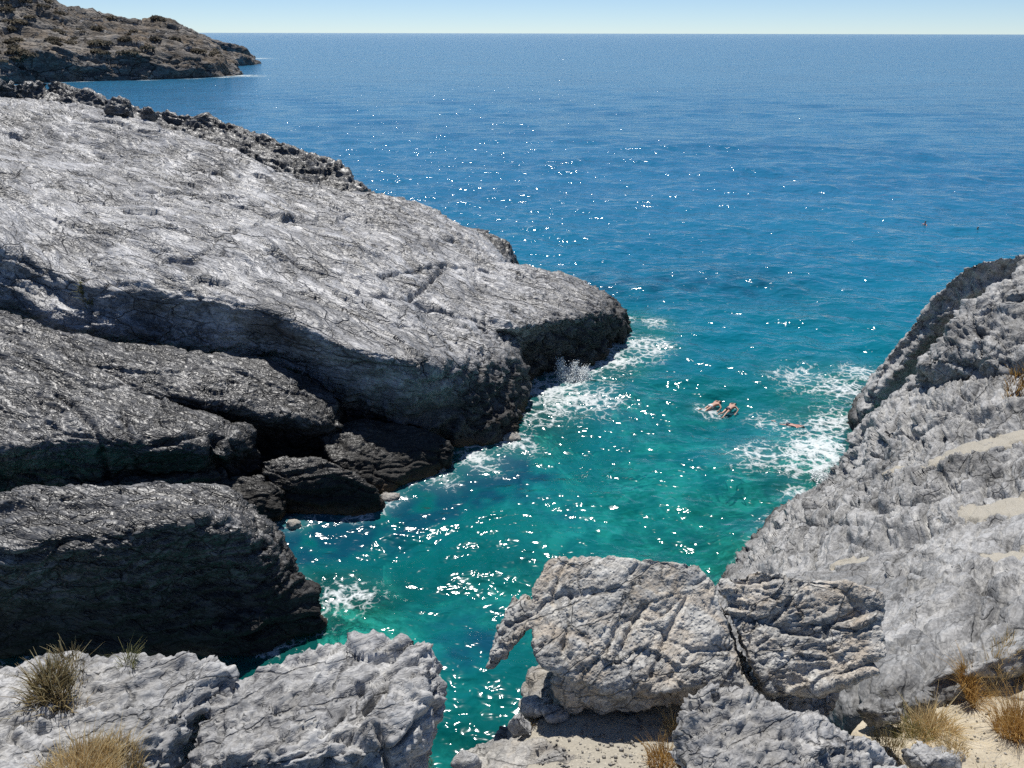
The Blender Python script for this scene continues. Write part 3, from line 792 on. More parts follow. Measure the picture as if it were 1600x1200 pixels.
# sandy path at the lower right
def ground_sheet(name, rows, mat, n, amp, seed, kind, label=None):
    G = catmull(np.array(rows, dtype=float), n)
    G = np.swapaxes(catmull(np.swapaxes(G, 0, 1), n), 0, 1)
    r, c, _ = G.shape
    V = G.reshape(-1, 3).copy()
    V[:, 2] += amp * fbm(V / 0.5, 4, seed) + 0.35 * amp * fbm(V / 0.08, 3, seed + 4)
    F = np.array([(i * c + j, (i + 1) * c + j, (i + 1) * c + j + 1, i * c + j + 1) for i in range(r - 1) for j in range(c - 1)])
    o = link_mesh(name, V, F, mat)
    tag(o, label, kind=kind)
    return o

def sand_mat(name, a, b, sc):
    m, nt = new_mat(name); g = NT(nt)
    pos = g.n('ShaderNodeNewGeometry').outputs['Position']
    n1 = g.noise(pos, 1.6 * sc, 7, 0.65); n2 = g.noise(pos, 22 * sc, 5, 0.7)
    peb = g.voronoi(pos, 26 * sc, 'F1')
    pc = g.voronoi(pos, 26 * sc, 'F1', 'Color')
    f = g.math('ADD', g.math('MULTIPLY', n1, 0.55), g.math('MULTIPLY', n2, 0.45))
    base = g.ramp(f, [(0.36, a), (0.62, b)])
    sep = g.n('ShaderNodeSeparateColor'); g.l(pc, sep.inputs[0])
    base = g.mix(g.math('MULTIPLY', g.ramp(sep.outputs[0], [(0.75, 0.0), (0.8, 1.0)]), g.ramp(peb, [(0.35, 0.7), (0.5, 0.0)])), base, (0.30, 0.28, 0.25))
    h = g.math('ADD', g.math('MULTIPLY', n2, 0.6), g.math('MULTIPLY', g.ramp(peb, [(0.0, 1.0), (0.5, 0.0)]), 0.5))
    bp = g.n('ShaderNodeBump'); bp.inputs['Strength'].default_value = 0.6; bp.inputs['Distance'].default_value = 0.02
    g.l(h, bp.inputs['Height'])
    b_ = g.n('ShaderNodeBsdfPrincipled'); g.l(base, b_.inputs['Base Color']); g.l(bp.outputs[0], b_.inputs['Normal'])
    b_.inputs['Roughness'].default_value = 0.95; b_.inputs['Specular IOR Level'].default_value = 0.1
    out = g.n('ShaderNodeOutputMaterial'); g.l(b_.outputs[0], out.inputs['Surface'])
    return m
M['sand'] = sand_mat('pale_sandy_soil', (0.34, 0.29, 0.21), (0.53, 0.47, 0.36), 1.0)
ground_sheet('path', [R((1370, 1100, 9.2), (1450, 1070, 9.3), (1540, 1040, 9.45), (1640, 1005, 9.6), (1800, 980, 10.2)),
                      R((1330, 1150, 9.6), (1430, 1130, 9.5), (1540, 1100, 9.6), (1660, 1060, 9.8), (1800, 1040, 10.5)),
                      R((1320, 1200, 10.0), (1440, 1190, 9.9), (1560, 1170, 9.9), (1680, 1150, 10.2), (1800, 1130, 10.9)),
                      R((1300, 1330, 10.6), (1460, 1330, 10.4), (1600, 1330, 10.4), (1740, 1330, 10.8), (1850, 1330, 11.4))], M['sand'], 24, 0.05, 140, 'structure')
knob('path_rock', 1375, 1112, 9.9, 0.75, 0.6, M['slope'], 'grey rock standing between the slab and the grassy path edge', 150, 0.03, s=0.4)
knob('path_rock', 1455, 1092, 10.6, 0.5, 0.7, M['slope'], 'upright grey rock splinter at the dark step above the path', 151, 0.03, s=0.4, depth=0.4)
knob('path_rock', 1460, 1190, 8.4, 1.1, 0.6, M['front'], 'half buried grey rock at the bottom edge beside the path', 152, 0.03, s=0.4)

# ------------------------------------------------------------------ far headland
M['scrub'] = rock_mat('scrubby_headland_rock', (0.07, 0.066, 0.062), (0.17, 0.157, 0.142), (0.31, 0.29, 0.265), sc=0.10,
                      rotz=0.2, stretch=3, rough=0.85, bump=0.9, bdist=2.2, tan=(0.22, 0.16, 0.10), tan_amt=0.55, spec=0.1)
M['sea_cliff'] = rock_mat('grey_brown_sea_cliff', (0.06, 0.06, 0.062), (0.17, 0.165, 0.16), (0.32, 0.31, 0.30), sc=0.14,
                          rotz=0.2, stretch=3, rough=0.8, bump=0.9, bdist=1.6, tan=(0.2, 0.14, 0.08), tan_amt=0.35, spec=0.1)
hw = R((-330, 160, 0), (-150, 146, 0), (0, 134, 0), (60, 131, 0), (130, 128, 0), (220, 126, 0), (300, 123.5, 0), (350, 121, 0), (377, 118.5, 0))
hy = [p[1] for p in hw]
hm = [D(px, py, y) for px, py, y in zip((-330, -150, 0, 60, 130, 220, 300, 345, 372), (118, 104, 96, 80, 82, 86, 88, 92, 106), [v + 9 for v in hy])]
hm2 = [D(px, py, y) for px, py, y in zip((-330, -150, 0, 60, 130, 220, 300, 342, 368), (84, 78, 76, 72, 70, 74, 80, 86, 98), [v + 34 for v in hy])]
hc = [D(px, py, y) for px, py, y in zip((-330, -150, 0, 65, 130, 200, 262, 310, 350), (-90, -52, -8, 3, 24, 38, 42, 58, 80), [v + 95 for v in hy])]
hb = [p + np.array([0, 90, -p[2] - 4]) for p in hc]
hl = finish_rock('headland', grid_solid([hb, hc, lerp_row(hc, hm2, 0.5, 1.5), hm2, hm, hw, sh(hw, (0, 1, -4))], -6, nr=6, nc=7), 1.1, [M['scrub'], M['sea_cliff']],
                 None, None, sm=2, s=11, rotz=0.3, stretch=2.5, low=3.2, strat=1.5, blk=2.2, crack=1.6, fine=0.7, seed=201, terr=0.8)
tag(hl, kind='structure')
me = hl.data
zc = np.empty(len(me.polygons) * 3, dtype=np.float32); me.polygons.foreach_get('center', zc); zc = zc.reshape(-1, 3)
nc_ = np.empty(len(me.polygons) * 3, dtype=np.float32); me.polygons.foreach_get('normal', nc_); nc_ = nc_.reshape(-1, 3)
wz = zc[:, 2] + hl.location.z
me.polygons.foreach_set('material_index', ((nc_[:, 2] < 0.45) | (wz < 5)).astype(np.int32))
hl2 = finish_rock('headland_point', hull([D(px, py, y) for px, py, y in ((300, 52, 700), (335, 66, 705), (362, 75, 712), (384, 77, 718), (396, 87, 722), (403, 93, 724), (330, 98, 700), (380, 97, 715))] +
                                         [D(px, py, y) for px, py, y in ((300, 56, 760), (380, 80, 760), (402, 94, 750))]), 1.0, M['sea_cliff'],
                  None, None, sm=1, s=9, low=2.0, strat=1.0, blk=1.6, crack=1.0, fine=0.6, seed=205, cut=-9)
tag(hl2, kind='structure')

dg = bpy.context.evaluated_depsgraph_get()
dg.update()
def hit(px, py):
    d = ray(px, py)
    ok, loc, nor, idx, ob, mtx = scene.ray_cast(dg, Vector((0, 0, H)), Vector(d).normalized())
    return (np.array(loc), np.array(nor), ob) if ok else (None, None, None)

def leaf_mat(name, c0, c1, c2, trans=0.42):
    m, nt = new_mat(name); g = NT(nt)
    base = g.ramp(g.attr('tone'), [(0.0, c0), (0.5, c1), (1.0, c2)])
    b_ = g.n('ShaderNodeBsdfPrincipled'); g.l(base, b_.inputs['Base Color'])
    b_.inputs['Roughness'].default_value = 0.7; b_.inputs['Specular IOR Level'].default_value = 0.2
    tr = g.n('ShaderNodeBsdfTranslucent'); g.l(base, tr.inputs['Color'])
    mx = g.n('ShaderNodeMixShader'); mx.inputs[0].default_value = trans
    g.l(b_.outputs[0], mx.inputs[1]); g.l(tr.outputs[0], mx.inputs[2])
    out = g.n('ShaderNodeOutputMaterial'); g.l(mx.outputs[0], out.inputs['Surface'])
    return m
M['maquis'] = leaf_mat('haze_tinted_maquis_leaves', (0.10, 0.09, 0.07), (0.17, 0.15, 0.115), (0.26, 0.225, 0.165))  # leaf colours lightened and greyed to stand in for distance haze

rs = np.random.RandomState(5)
LV, LF, LT = [], [], []
spots = []
for _ in range(2600):
    px, py = rs.uniform(-60, 350), rs.uniform(-5, 112)
    loc, nor, ob = hit(px, py)
    if ob is not hl or nor[2] < 0.35 or loc[2] < 7: continue
    dens = fbm(loc[None] / 28.0, 2, 77)[0]
    if dens < -0.12 and loc[2] < 30: continue
    spots.append((loc, rs.uniform(0.9, 2.6)))
    if len(spots) > 70: break
for loc, r in spots:
    nl = int(50 + 26 * r)
    v = rs.normal(size=(nl, 3)); v /= np.linalg.norm(v, axis=1)[:, None]
    v *= (0.62 + 0.42 * rs.rand(nl))[:, None] * r
    v[:, :2] *= 1.5; v[:, 2] = np.abs(v[:, 2]) * 0.6
    t = rs.uniform(0, 1)
    for q in v:
        a = rs.normal(size=3); b = np.cross(a, rs.normal(size=3))
        a *= 0.26 * r / np.linalg.norm(a); b *= 0.26 * r / max(np.linalg.norm(b), 1e-6)
        c = loc + q
        k = len(LV)
        LV += [c - a - b, c + a - b * 0.6, c + a * 0.7 + b, c - a * 0.8 + b]
        LF.append((k, k + 1, k + 2, k + 3))
        LT += [np.clip(t * 0.6 + 0.4 * rs.rand(), 0, 1)] * 4
sb_ = link_mesh('shrubs', LV, LF, M['maquis'], smooth=False)
vattr(sb_, 'tone', LT)
tag(sb_, 'low haze-tinted dark shrubs covering the brown headland', 'shrubs', kind='stuff')

# ------------------------------------------------------------------ sea
shore = np.concatenate(SHORE)
kd = kdtree.KDTree(len(shore))
for i, p in enumerate(shore): kd.insert((p[0], p[1], 0), i)
kd.balance()
GX0, GX1, GY0, GY1, GS = -60.0, 60.0, 8.0, 130.0, 0.5
gx = np.arange(GX0, GX1 + GS, GS); gy = np.arange(GY0, GY1 + GS, GS)
SD = np.array([[kd.find((x, y, 0))[2] for x in gx] for y in gy])
def shore_dist(x, y):
    fx = np.clip((x - GX0) / GS, 0, len(gx) - 1.001); fy = np.clip((y - GY0) / GS, 0, len(gy) - 1.001)
    ix = fx.astype(int); iy = fy.astype(int); tx = fx - ix; ty = fy - iy
    v = (SD[iy, ix] * (1 - tx) + SD[iy, ix + 1] * tx) * (1 - ty) + (SD[iy + 1, ix] * (1 - tx) + SD[iy + 1, ix + 1] * tx) * ty
    out = (x < GX0) | (x > GX1) | (y > GY1)
    return np.where(out, 60.0, v)
def sea_depth(x, y):
    sd_ = shore_dist(x, y)
    P = np.stack([x, y, np.zeros_like(x)], 1)
    base = 2.2 + np.clip(y - 16, 0, 34) * 0.075 + np.clip(y - 44, 0, 80) * 0.20 + np.clip(y - 120, 0, 200) * 0.05
    base = base * (0.45 + 0.55 * sstep(0, 5, sd_))
    base += 0.9 * fbm(P / 7.0, 3, 301) + 0.35 * fbm(P / 1.9, 3, 305)
    return np.maximum(base, 0.5)

M['seabed'], nt = new_mat('seabed_sand_and_weed')
g = NT(nt)
pos = g.n('ShaderNodeNewGeometry').outputs['Position']
n1 = g.noise(pos, 0.22, 6, 0.65, 0.6); n2 = g.noise(pos, 1.1, 6, 0.7)
base = g.ramp(g.math('ADD', g.math('MULTIPLY', n1, 0.65), g.math('MULTIPLY', n2, 0.35)),
              [(0.44, (0.02, 0.026, 0.016)), (0.50, (0.18, 0.18, 0.12)), (0.57, (0.62, 0.58, 0.47))])
b_ = g.n('ShaderNodeBsdfDiffuse'); g.l(base, b_.inputs['Color'])
out = g.n('ShaderNodeOutputMaterial'); g.l(b_.outputs[0], out.inputs['Surface'])
bx = np.arange(-30, 40.01, 0.5); by = np.arange(8, 110.01, 0.5)
BX, BY = np.meshgrid(bx, by)
bz = -sea_depth(BX.ravel(), BY.ravel())
c_ = len(bx)
BF = np.array([(i * c_ + j, i * c_ + j + 1, (i + 1) * c_ + j + 1, (i + 1) * c_ + j) for i in range(len(by) - 1) for j in range(c_ - 1)])
sbed = link_mesh('seabed', np.stack([BX.ravel(), BY.ravel(), bz], 1), BF, M['seabed'])
tag(sbed, kind='structure')

rr = [11.0]
while rr[-1] < 170: rr.append(rr[-1] * 1.0048)
while rr[-1] < 1500: rr.append(rr[-1] * 1.012)
while rr[-1] < 34000: rr.append(rr[-1] * 1.06)
rr = np.array(rr)
th = np.radians(np.arange(-45, 45.01, 0.22))
RR, TH = np.meshgrid(rr, th, indexing='ij')
X = (RR * np.sin(TH)).ravel(); Y = (RR * np.cos(TH)).ravel(); RAD = RR.ravel()
spacing = np.maximum(RAD * 0.0048, RAD * 0.0039)
spacing = np.where(RAD > 170, RAD * 0.012, spacing)
Z = np.zeros_like(X)
wr = np.random.RandomState(12)
P3 = np.stack([X, Y, np.zeros_like(X)], 1)
sdv = shore_dist(X, Y)
patch = 0.75 + 0.6 * fbm(P3 / np.array([26.0, 14.0, 1]), 2, 320)
near_m = RAD < 1500
nw = 56
JIT = [1.4 * noise(P3[near_m] / (3.5 * 0.75 * (16 / 0.75) ** ((8 * k + 4) / (nw - 1))), 330 + k) for k in range(7)]
for k in range(nw):
    lam = 0.75 * (16 / 0.75) ** (k / (nw - 1)) * wr.uniform(0.92, 1.08)
    ang = math.radians(-90 + wr.normal() * 38)
    kk = 2 * math.pi / lam
    slope = 0.026 if lam < 2 else (0.036 if lam < 6 else 0.026)
    amp = slope / kk
    ok = sstep(2.6, 5.0, lam / spacing)
    jit = JIT[k // 8]
    ph = kk * (math.cos(ang) * X[near_m] + math.sin(ang) * Y[near_m]) + wr.uniform(0, 6.28) + jit
    sn_ = np.sin(ph)
    Z[near_m] += (amp * (sn_ + 0.25 * np.cos(2 * ph)) * ok[near_m] * patch[near_m])
Z *= 0.35 + 0.65 * sstep(0.0, 3.0, sdv)
Z -= 0.01

FO = [(900, 575, 2.4, 1.0), (868, 605, 2.4, 0.85), (950, 560, 2.2, 0.85), (850, 640, 2.4, 0.6), (800, 690, 1.6, 0.66), (745, 715, 1.6, 0.6), (690, 748, 1.0, 0.6),
      (1000, 540, 2.4, 0.7), (1030, 505, 1.3, 0.6), (910, 625, 2.5, 0.65), (1275, 700, 2.2, 0.85), (1225, 712, 2.0, 0.7), (1180, 715, 1.5, 0.75), (1280, 735, 1.6, 0.9),
      (1305, 660, 2.2, 0.75), (1330, 615, 1.8, 0.75), (1270, 592, 2.4, 0.62), (1345, 585, 2.0, 0.6), (1215, 655, 1.6, 0.45), (600, 785, 0.7, 0.75), (548, 935, 1.3, 0.5),
      (520, 955, 0.7, 0.55), (1105, 638, 0.8, 0.85), (1245, 770, 0.9, 0.6), (1180, 860, 0.6, 0.45), (376, 119, 9, 0.9), (392, 120, 9, 0.6), (350, 121.5, 6, 0.75), (300, 123.8, 6, 0.5),
      (403, 92, 14, 0.8), (90, 130, 5, 0.6), (130, 128.5, 5, 0.6), (230, 126.2, 6, 0.5)]
foam = np.zeros_like(X)
for px, py, r, s_ in FO:
    p = W(px, py, 0)
    q = ((X - p[0]) ** 2 + (Y - p[1]) ** 2) / r ** 2
    m_ = q < 4
    foam[m_] = np.maximum(foam[m_], s_ * np.exp(-q[m_]))
lap = 0.55 * np.exp(-(sdv / 0.45) ** 2) * (0.6 + 0.8 * fbm(P3 / 3.0, 2, 360))
foam = np.clip(np.maximum(foam, lap), 0, 1)

nr_, na_ = RR.shape
idx = np.arange(nr_ * na_, dtype=np.int32).reshape(nr_, na_)
SF = np.stack([idx[:-1, :-1].ravel(), idx[:-1, 1:].ravel(), idx[1:, 1:].ravel(), idx[1:, :-1].ravel()], 1)
dep = sea_depth(X, Y)
weed_shade = np.zeros_like(X)  # weed patches, plus rock shade and reflection painted along the left rocks
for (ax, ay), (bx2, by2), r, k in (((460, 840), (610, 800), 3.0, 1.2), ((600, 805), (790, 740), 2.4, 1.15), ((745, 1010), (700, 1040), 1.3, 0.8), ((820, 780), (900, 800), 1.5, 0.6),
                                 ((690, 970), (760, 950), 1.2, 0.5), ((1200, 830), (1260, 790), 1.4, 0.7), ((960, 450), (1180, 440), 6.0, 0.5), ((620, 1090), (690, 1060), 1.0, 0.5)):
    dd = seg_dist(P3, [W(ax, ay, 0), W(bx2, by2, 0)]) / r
    weed_shade = np.maximum(weed_shade, k * np.exp(-dd ** 2))
weed_shade = np.clip(weed_shade * (1.0 + 0.9 * fbm(P3 / 1.6, 3, 390)), 0, 1)

M['sea'], nt = new_mat('sea_water')
g = NT(nt)
pos = g.n('ShaderNodeNewGeometry').outputs['Position']
da = g.attr('depth'); fa = g.attr('foam')
body = g.ramp(g.math('MULTIPLY', da, 1 / 30.0), [(0.05, (0.003, 0.31, 0.28)), (0.13, (0.003, 0.30, 0.31)), (0.20, (0.004, 0.24, 0.335)), (0.36, (0.010, 0.20, 0.35)), (0.60, (0.025, 0.185, 0.35))])
big = g.noise(g.mapping(pos, scale=(0.5, 1, 1)), 0.035, 4, 0.55)
body = g.mix(g.ramp(big, [(0.40, 0.0), (0.62, 0.35)]), body, (0.004, 0.11, 0.24))
wa = g.attr('weed_shade')
body = g.mix(g.math('MULTIPLY', wa, 0.9), body, (0.004, 0.045, 0.095))  # navy mixed in for weed and for the painted rock shade
clear = g.n('ShaderNodeMath', operation='POWER'); clear.inputs[0].default_value = 2.718
g.l(g.math('MULTIPLY', da, -0.17), clear.inputs[1])
wm = g.mapping(pos, scale=(0.75, 1.0, 1.0))
w1 = g.noise(wm, 1.0, 1, 0.5, 0.4); w2 = g.noise(wm, 2.7, 1, 0.5, 0.4); w3 = g.noise(wm, 0.35, 2, 0.55)
hgt = g.math('ADD', g.math('MULTIPLY', w1, 0.22), g.math('MULTIPLY', w2, 0.095))
w4 = g.noise(g.mapping(pos, scale=(0.5, 1.0, 1.0)), 0.12, 2, 0.5)
hgt = g.math('ADD', hgt, g.math('MULTIPLY', w3, 0.55))
hgt = g.math('ADD', hgt, g.math('MULTIPLY', w4, 0.9))
bp = g.n('ShaderNodeBump'); bp.inputs['Strength'].default_value = 1.0; bp.inputs['Distance'].default_value = 1.0
g.l(hgt, bp.inputs['Height'])
fr = g.n('ShaderNodeFresnel'); fr.inputs['IOR'].default_value = 1.333; g.l(bp.outputs[0], fr.inputs['Normal'])
gl_ = g.n('ShaderNodeBsdfGlossy'); gl_.inputs['Roughness'].default_value = 0.115; g.l(bp.outputs[0], gl_.inputs['Normal'])
df = g.n('ShaderNodeBsdfDiffuse'); g.l(body, df.inputs['Color']); g.l(bp.outputs[0], df.inputs['Normal'])
tp = g.n('ShaderNodeBsdfTransparent'); tp.inputs['Color'].default_value = (0.22, 0.80, 0.78, 1)
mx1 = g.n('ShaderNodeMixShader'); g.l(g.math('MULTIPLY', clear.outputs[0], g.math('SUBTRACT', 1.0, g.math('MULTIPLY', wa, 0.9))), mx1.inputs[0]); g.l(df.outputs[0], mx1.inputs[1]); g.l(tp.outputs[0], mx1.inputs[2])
mx2 = g.n('ShaderNodeMixShader'); g.l(fr.outputs[0], mx2.inputs[0]); g.l(mx1.outputs[0], mx2.inputs[1]); g.l(gl_.outputs[0], mx2.inputs[2])
nzw = g.n('ShaderNodeTexNoise'); nzw.inputs['Scale'].default_value = 0.9; nzw.inputs['Detail'].default_value = 4; g.l(pos, nzw.inputs['Vector'])
wv = g.n('ShaderNodeVectorMath', operation='ADD'); g.l(pos, wv.inputs[0]); g.l(nzw.outputs['Color'], wv.inputs[1])
lace = g.voronoi(wv.outputs[0], 1.5, 'DISTANCE_TO_EDGE'); lace2 = g.voronoi(wv.outputs[0], 4.2, 'DISTANCE_TO_EDGE')
lc = g.math('ADD', g.ramp(lace, [(0.0, 1.0), (0.28, 0.0)]), g.math('MULTIPLY', g.ramp(lace2, [(0.0, 1.0), (0.25, 0.0)]), 0.6))
fn = g.noise(pos, 2.2, 6, 0.7)
ff_ = g.math('ADD', g.math('MULTIPLY', lc, 0.42), g.math('MULTIPLY', fn, 0.65))
ff_ = g.math('ADD', ff_, g.math('MULTIPLY', fa, 0.7))
ff_ = g.math('ADD', ff_, g.math('MULTIPLY', g.math('SUBTRACT', g.noise(pos, 0.45, 3, 0.6), 0.55), 1.1))
body = g.mix(g.math('MULTIPLY', fa, 0.45), body, (0.22, 0.46, 0.46))
g.l(body, df.inputs['Color'])
fm = g.ramp(g.math('SUBTRACT', ff_, 0.92), [(0.0, 0.0), (0.36, 0.9)])
fd_ = g.n('ShaderNodeBsdfDiffuse'); fd_.inputs['Color'].default_value = (0.68, 0.72, 0.72, 1); g.l(bp.outputs[0], fd_.inputs['Normal'])
fm = g.math('MULTIPLY', fm, g.ramp(fa, [(0.04, 0.0), (0.2, 1.0)]))
mx3 = g.n('ShaderNodeMixShader'); g.l(fm, mx3.inputs[0]); g.l(mx2.outputs[0], mx3.inputs[1]); g.l(fd_.outputs[0], mx3.inputs[2])
out = g.n('ShaderNodeOutputMaterial'); g.l(mx3.outputs[0], out.inputs['Surface'])
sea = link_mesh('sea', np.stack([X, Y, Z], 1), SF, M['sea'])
vattr(sea, 'depth', dep); vattr(sea, 'foam', foam); vattr(sea, 'weed_shade', weed_shade)
tag(sea, kind='structure')

# spray thrown up against the slab's foot
M['spray'], nt = new_mat('white_spray'); g = NT(nt)
b_ = g.n('ShaderNodeBsdfPrincipled'); b_.inputs['Base Color'].default_value = (0.85, 0.88, 0.88, 1); b_.inputs['Roughness'].default_value = 0.6
out = g.n('ShaderNodeOutputMaterial'); g.l(b_.outputs[0], out.inputs['Surface'])
def spray(px, py, n, wdt, hgt_, seed, label):
    rs = np.random.RandomState(seed)
    c = W(px, py, 0)
    V, F = [], []
    oc = np.array([(1, 0, 0), (-1, 0, 0), (0, 1, 0), (0, -1, 0), (0, 0, 1), (0, 0, -1)], dtype=float)
    of = [(0, 2, 4), (2, 1, 4), (1, 3, 4), (3, 0, 4), (2, 0, 5), (1, 2, 5), (3, 1, 5), (0, 3, 5)]
    fing = rs.uniform(-1, 1, 9); fh = rs.uniform(0.35, 1.0, 9); fh[0] = 1.1
    for _ in range(n):
        j = rs.randint(9)
        t = rs.rand() ** 1.3
        x = fing[j] * wdt * 0.5 * (1 + 0.3 * t) + rs.normal() * wdt * 0.11 * (1 - 0.3 * t)
        z = t * fh[j] * hgt_
        y = rs.normal() * 0.25 + 0.35 * t
        r = (0.012 + 0.06 * rs.rand() ** 2) * (1.15 - 0.6 * t)
        k = len(V)
        V += list(c + np.array([x, y, z]) + oc * r * rs.uniform(0.6, 1.4, 3))
        F += [(a + k, b + k, d + k) for a, b, d in of]
    o = link_mesh('wave_spray', V, F, M['spray'])
    tag(o, label, 'spray', kind='stuff')
spray(893, 592, 5200, 1.8, 1.15, 5, 'white wave spray thrown up in the notch at the slab foot')
spray(1290, 752, 500, 1.0, 0.45, 6, 'low white spray against the foot of the right slope')

# ------------------------------------------------------------------ dry grass and plants
M['gold'] = leaf_mat('golden_dry_grass', (0.30, 0.20, 0.08), (0.66, 0.50, 0.25), (0.82, 0.70, 0.44))
M['rust'] = leaf_mat('rusty_dry_grass', (0.22, 0.11, 0.04), (0.50, 0.31, 0.10), (0.70, 0.50, 0.22))
M['olive'] = leaf_mat('olive_dry_scrub', (0.10, 0.06, 0.03), (0.27, 0.21, 0.10), (0.50, 0.44, 0.26))
M['green'] = leaf_mat('grey_green_herb', (0.09, 0.085, 0.03), (0.21, 0.21, 0.08), (0.38, 0.36, 0.18))

def tuft(px, py, wdt, hgt_, nb, mat, label, seed, name='grass_tuft', stalks=12, lean=0.6, bw=0.0045):
    rs = np.random.RandomState(seed)
    loc, nor, ob = hit(px, py)
    if loc is None: print('TUFT MISS', px, py); return
    root = empty(name, loc)
    tag(root, label, 'grass' if 'grass' in name else 'plant', 'dry grass and herbs among the rocks')
    def blades(pn, n, h0, h1, bw, ln, m, t0, t1, spread):
        V, F, T = [], [], []
        for _ in range(n):
            a = rs.uniform(0, 6.283); r = math.sqrt(rs.rand()) * wdt / 2 * spread
            b0 = np.array([math.cos(a) * r, math.sin(a) * r, 0])
            b0[2] = -(nor[0] * b0[0] + nor[1] * b0[1]) / max(nor[2], 0.35) - 0.03
            out = np.array([math.cos(a), math.sin(a), 0]) * (r / (wdt / 2)) + rs.normal(size=3) * 0.6
            h = rs.uniform(h0, h1) * (1 - 0.35 * r / (wdt / 2)) * (0.55 + 0.9 * rs.rand() ** 2)
            tip = b0 + np.array([out[0] * ln * h, out[1] * ln * h, h])
            mid = b0 * 0.45 + tip * 0.55 + np.array([-out[0] * 0.16 * h * ln, -out[1] * 0.16 * h * ln, 0.10 * h])
            sd_ = np.array([math.cos(a + 1.57 + rs.normal() * 0.8), math.sin(a + 1.57 + rs.normal() * 0.8), 0]) * bw
            k = len(V)
            V += [b0 - sd_, b0 + sd_, mid + sd_ * 0.8, mid - sd_ * 0.8, tip + sd_ * 0.15, tip - sd_ * 0.15]
            F += [(k, k + 1, k + 2, k + 3), (k + 3, k + 2, k + 4, k + 5)]
            t = rs.uniform(t0, t1)
            T += [t * 0.35, t * 0.35, t * 0.8, t * 0.8, min(1, t + 0.15), min(1, t + 0.15)]
        if len(V) < 1000:
            o = link_mesh(pn, V, F, m, parent=root, smooth=False)
        else:
            o = link_mesh(pn, V, F, m, parent=root, smooth=False)
        vattr(o, 'tone', T)
        return o
    b = blades('blades', nb, hgt_ * 0.3, hgt_, bw, lean, mat, 0.25, 1.0, 1.0)
    b['kind'] = 'stuff'
    if stalks:
        s_ = blades('seed_stalks', stalks, hgt_ * 0.9, hgt_ * 1.45, bw * 0.7, lean * 0.6, mat, 0.7, 1.0, 0.8)
        s_['kind'] = 'stuff'
    return root

dg = bpy.context.evaluated_depsgraph_get(); dg.update()
tuft(115, 1235, 1.0, 0.36, 4200, M['gold'], 'large golden dry grass clump at the bottom left corner', 1, stalks=60)
tuft(190, 1235, 0.55, 0.3, 1300, M['gold'], 'smaller pale dry grass clump right of the large golden clump', 12, stalks=30)
tuft(82, 1092, 0.48, 0.34, 900, M['olive'], 'brownish green dry bush on the left front rock', 2, name='dry_bush', stalks=30, lean=0.8, bw=0.007)
tuft(112, 1055, 0.35, 0.30, 260, M['olive'], 'sparse olive sprig behind the dry bush', 13, name='herb_sprig', stalks=12)
tuft(203, 1040, 0.22, 0.34, 90, M['green'], 'thin pale sprig on the brink of the left front rock', 3, name='herb_sprig', stalks=14, lean=0.7)
tuft(108, 1112, 0.5, 0.32, 90, M['gold'], 'a few straw stalks between dry bush and golden clump', 14, stalks=14)
tuft(1455, 1148, 0.75, 0.5, 1300, M['gold'], 'bushy golden tuft beside the upright splinter above the path', 4, stalks=30, lean=0.8)
tuft(1425, 1152, 0.5, 0.36, 500, M['green'], 'greenish tuft left of the bushy golden tuft', 5, stalks=10, lean=0.9)
tuft(1522, 1082, 0.55, 0.45, 900, M['rust'], 'rusty orange tuft at the dark step where the path begins', 6, stalks=16, lean=0.8)
tuft(1602, 1140, 0.75, 0.75, 1500, M['rust'], 'tall rusty tuft cut by the right edge of the path', 7, stalks=40, lean=0.7)
tuft(1590, 1062, 0.9, 0.4, 800, M['gold'], 'pale straw tuft at the head of the path', 8, stalks=20)
tuft(1560, 1045, 0.5, 0.3, 300, M['gold'], 'low straw fringe under the slope above the path', 15, stalks=8)
tuft(1490, 1172, 0.4, 0.26, 250, M['gold'], 'low straw tuft on the path below the bushy golden tuft', 16, stalks=12)
tuft(1395, 1172, 0.6, 0.3, 500, M['olive'], 'grey brown scrub tuft behind the half buried rock', 9, name='dry_bush', stalks=10)
tuft(1545, 1212, 0.4, 0.35, 40, M['olive'], 'few dark stalks at the bottom of the path', 17, stalks=16)
tuft(1038, 1192, 0.4, 0.42, 420, M['rust'], 'rusty grass wedged between ledge and front boulder', 10, stalks=24)
tuft(1055, 1140, 0.3, 0.40, 160, M['gold'], 'sparse straw at the upper side of the front boulder', 18, stalks=16)
tuft(1592, 612, 0.9, 0.5, 400, M['rust'], 'small brown tuft under the upper right outcrop', 11, stalks=0, bw=0.015)
tuft(142, 474, 0.7, 0.5, 260, M['green'], 'yellow green plant in a joint of the dark cliff', 19, name='cliff_plant', stalks=0, lean=1.0, bw=0.03)
tuft(672, 1196, 0.35, 0.3, 160, M['olive'], 'dark thin grass at the bottom beside the gap of water', 20, stalks=10)
tuft(835, 1128, 0.25, 0.2, 160, M['olive'], 'little olive tuft among the rim stones of the pebble ledge', 22, stalks=6)

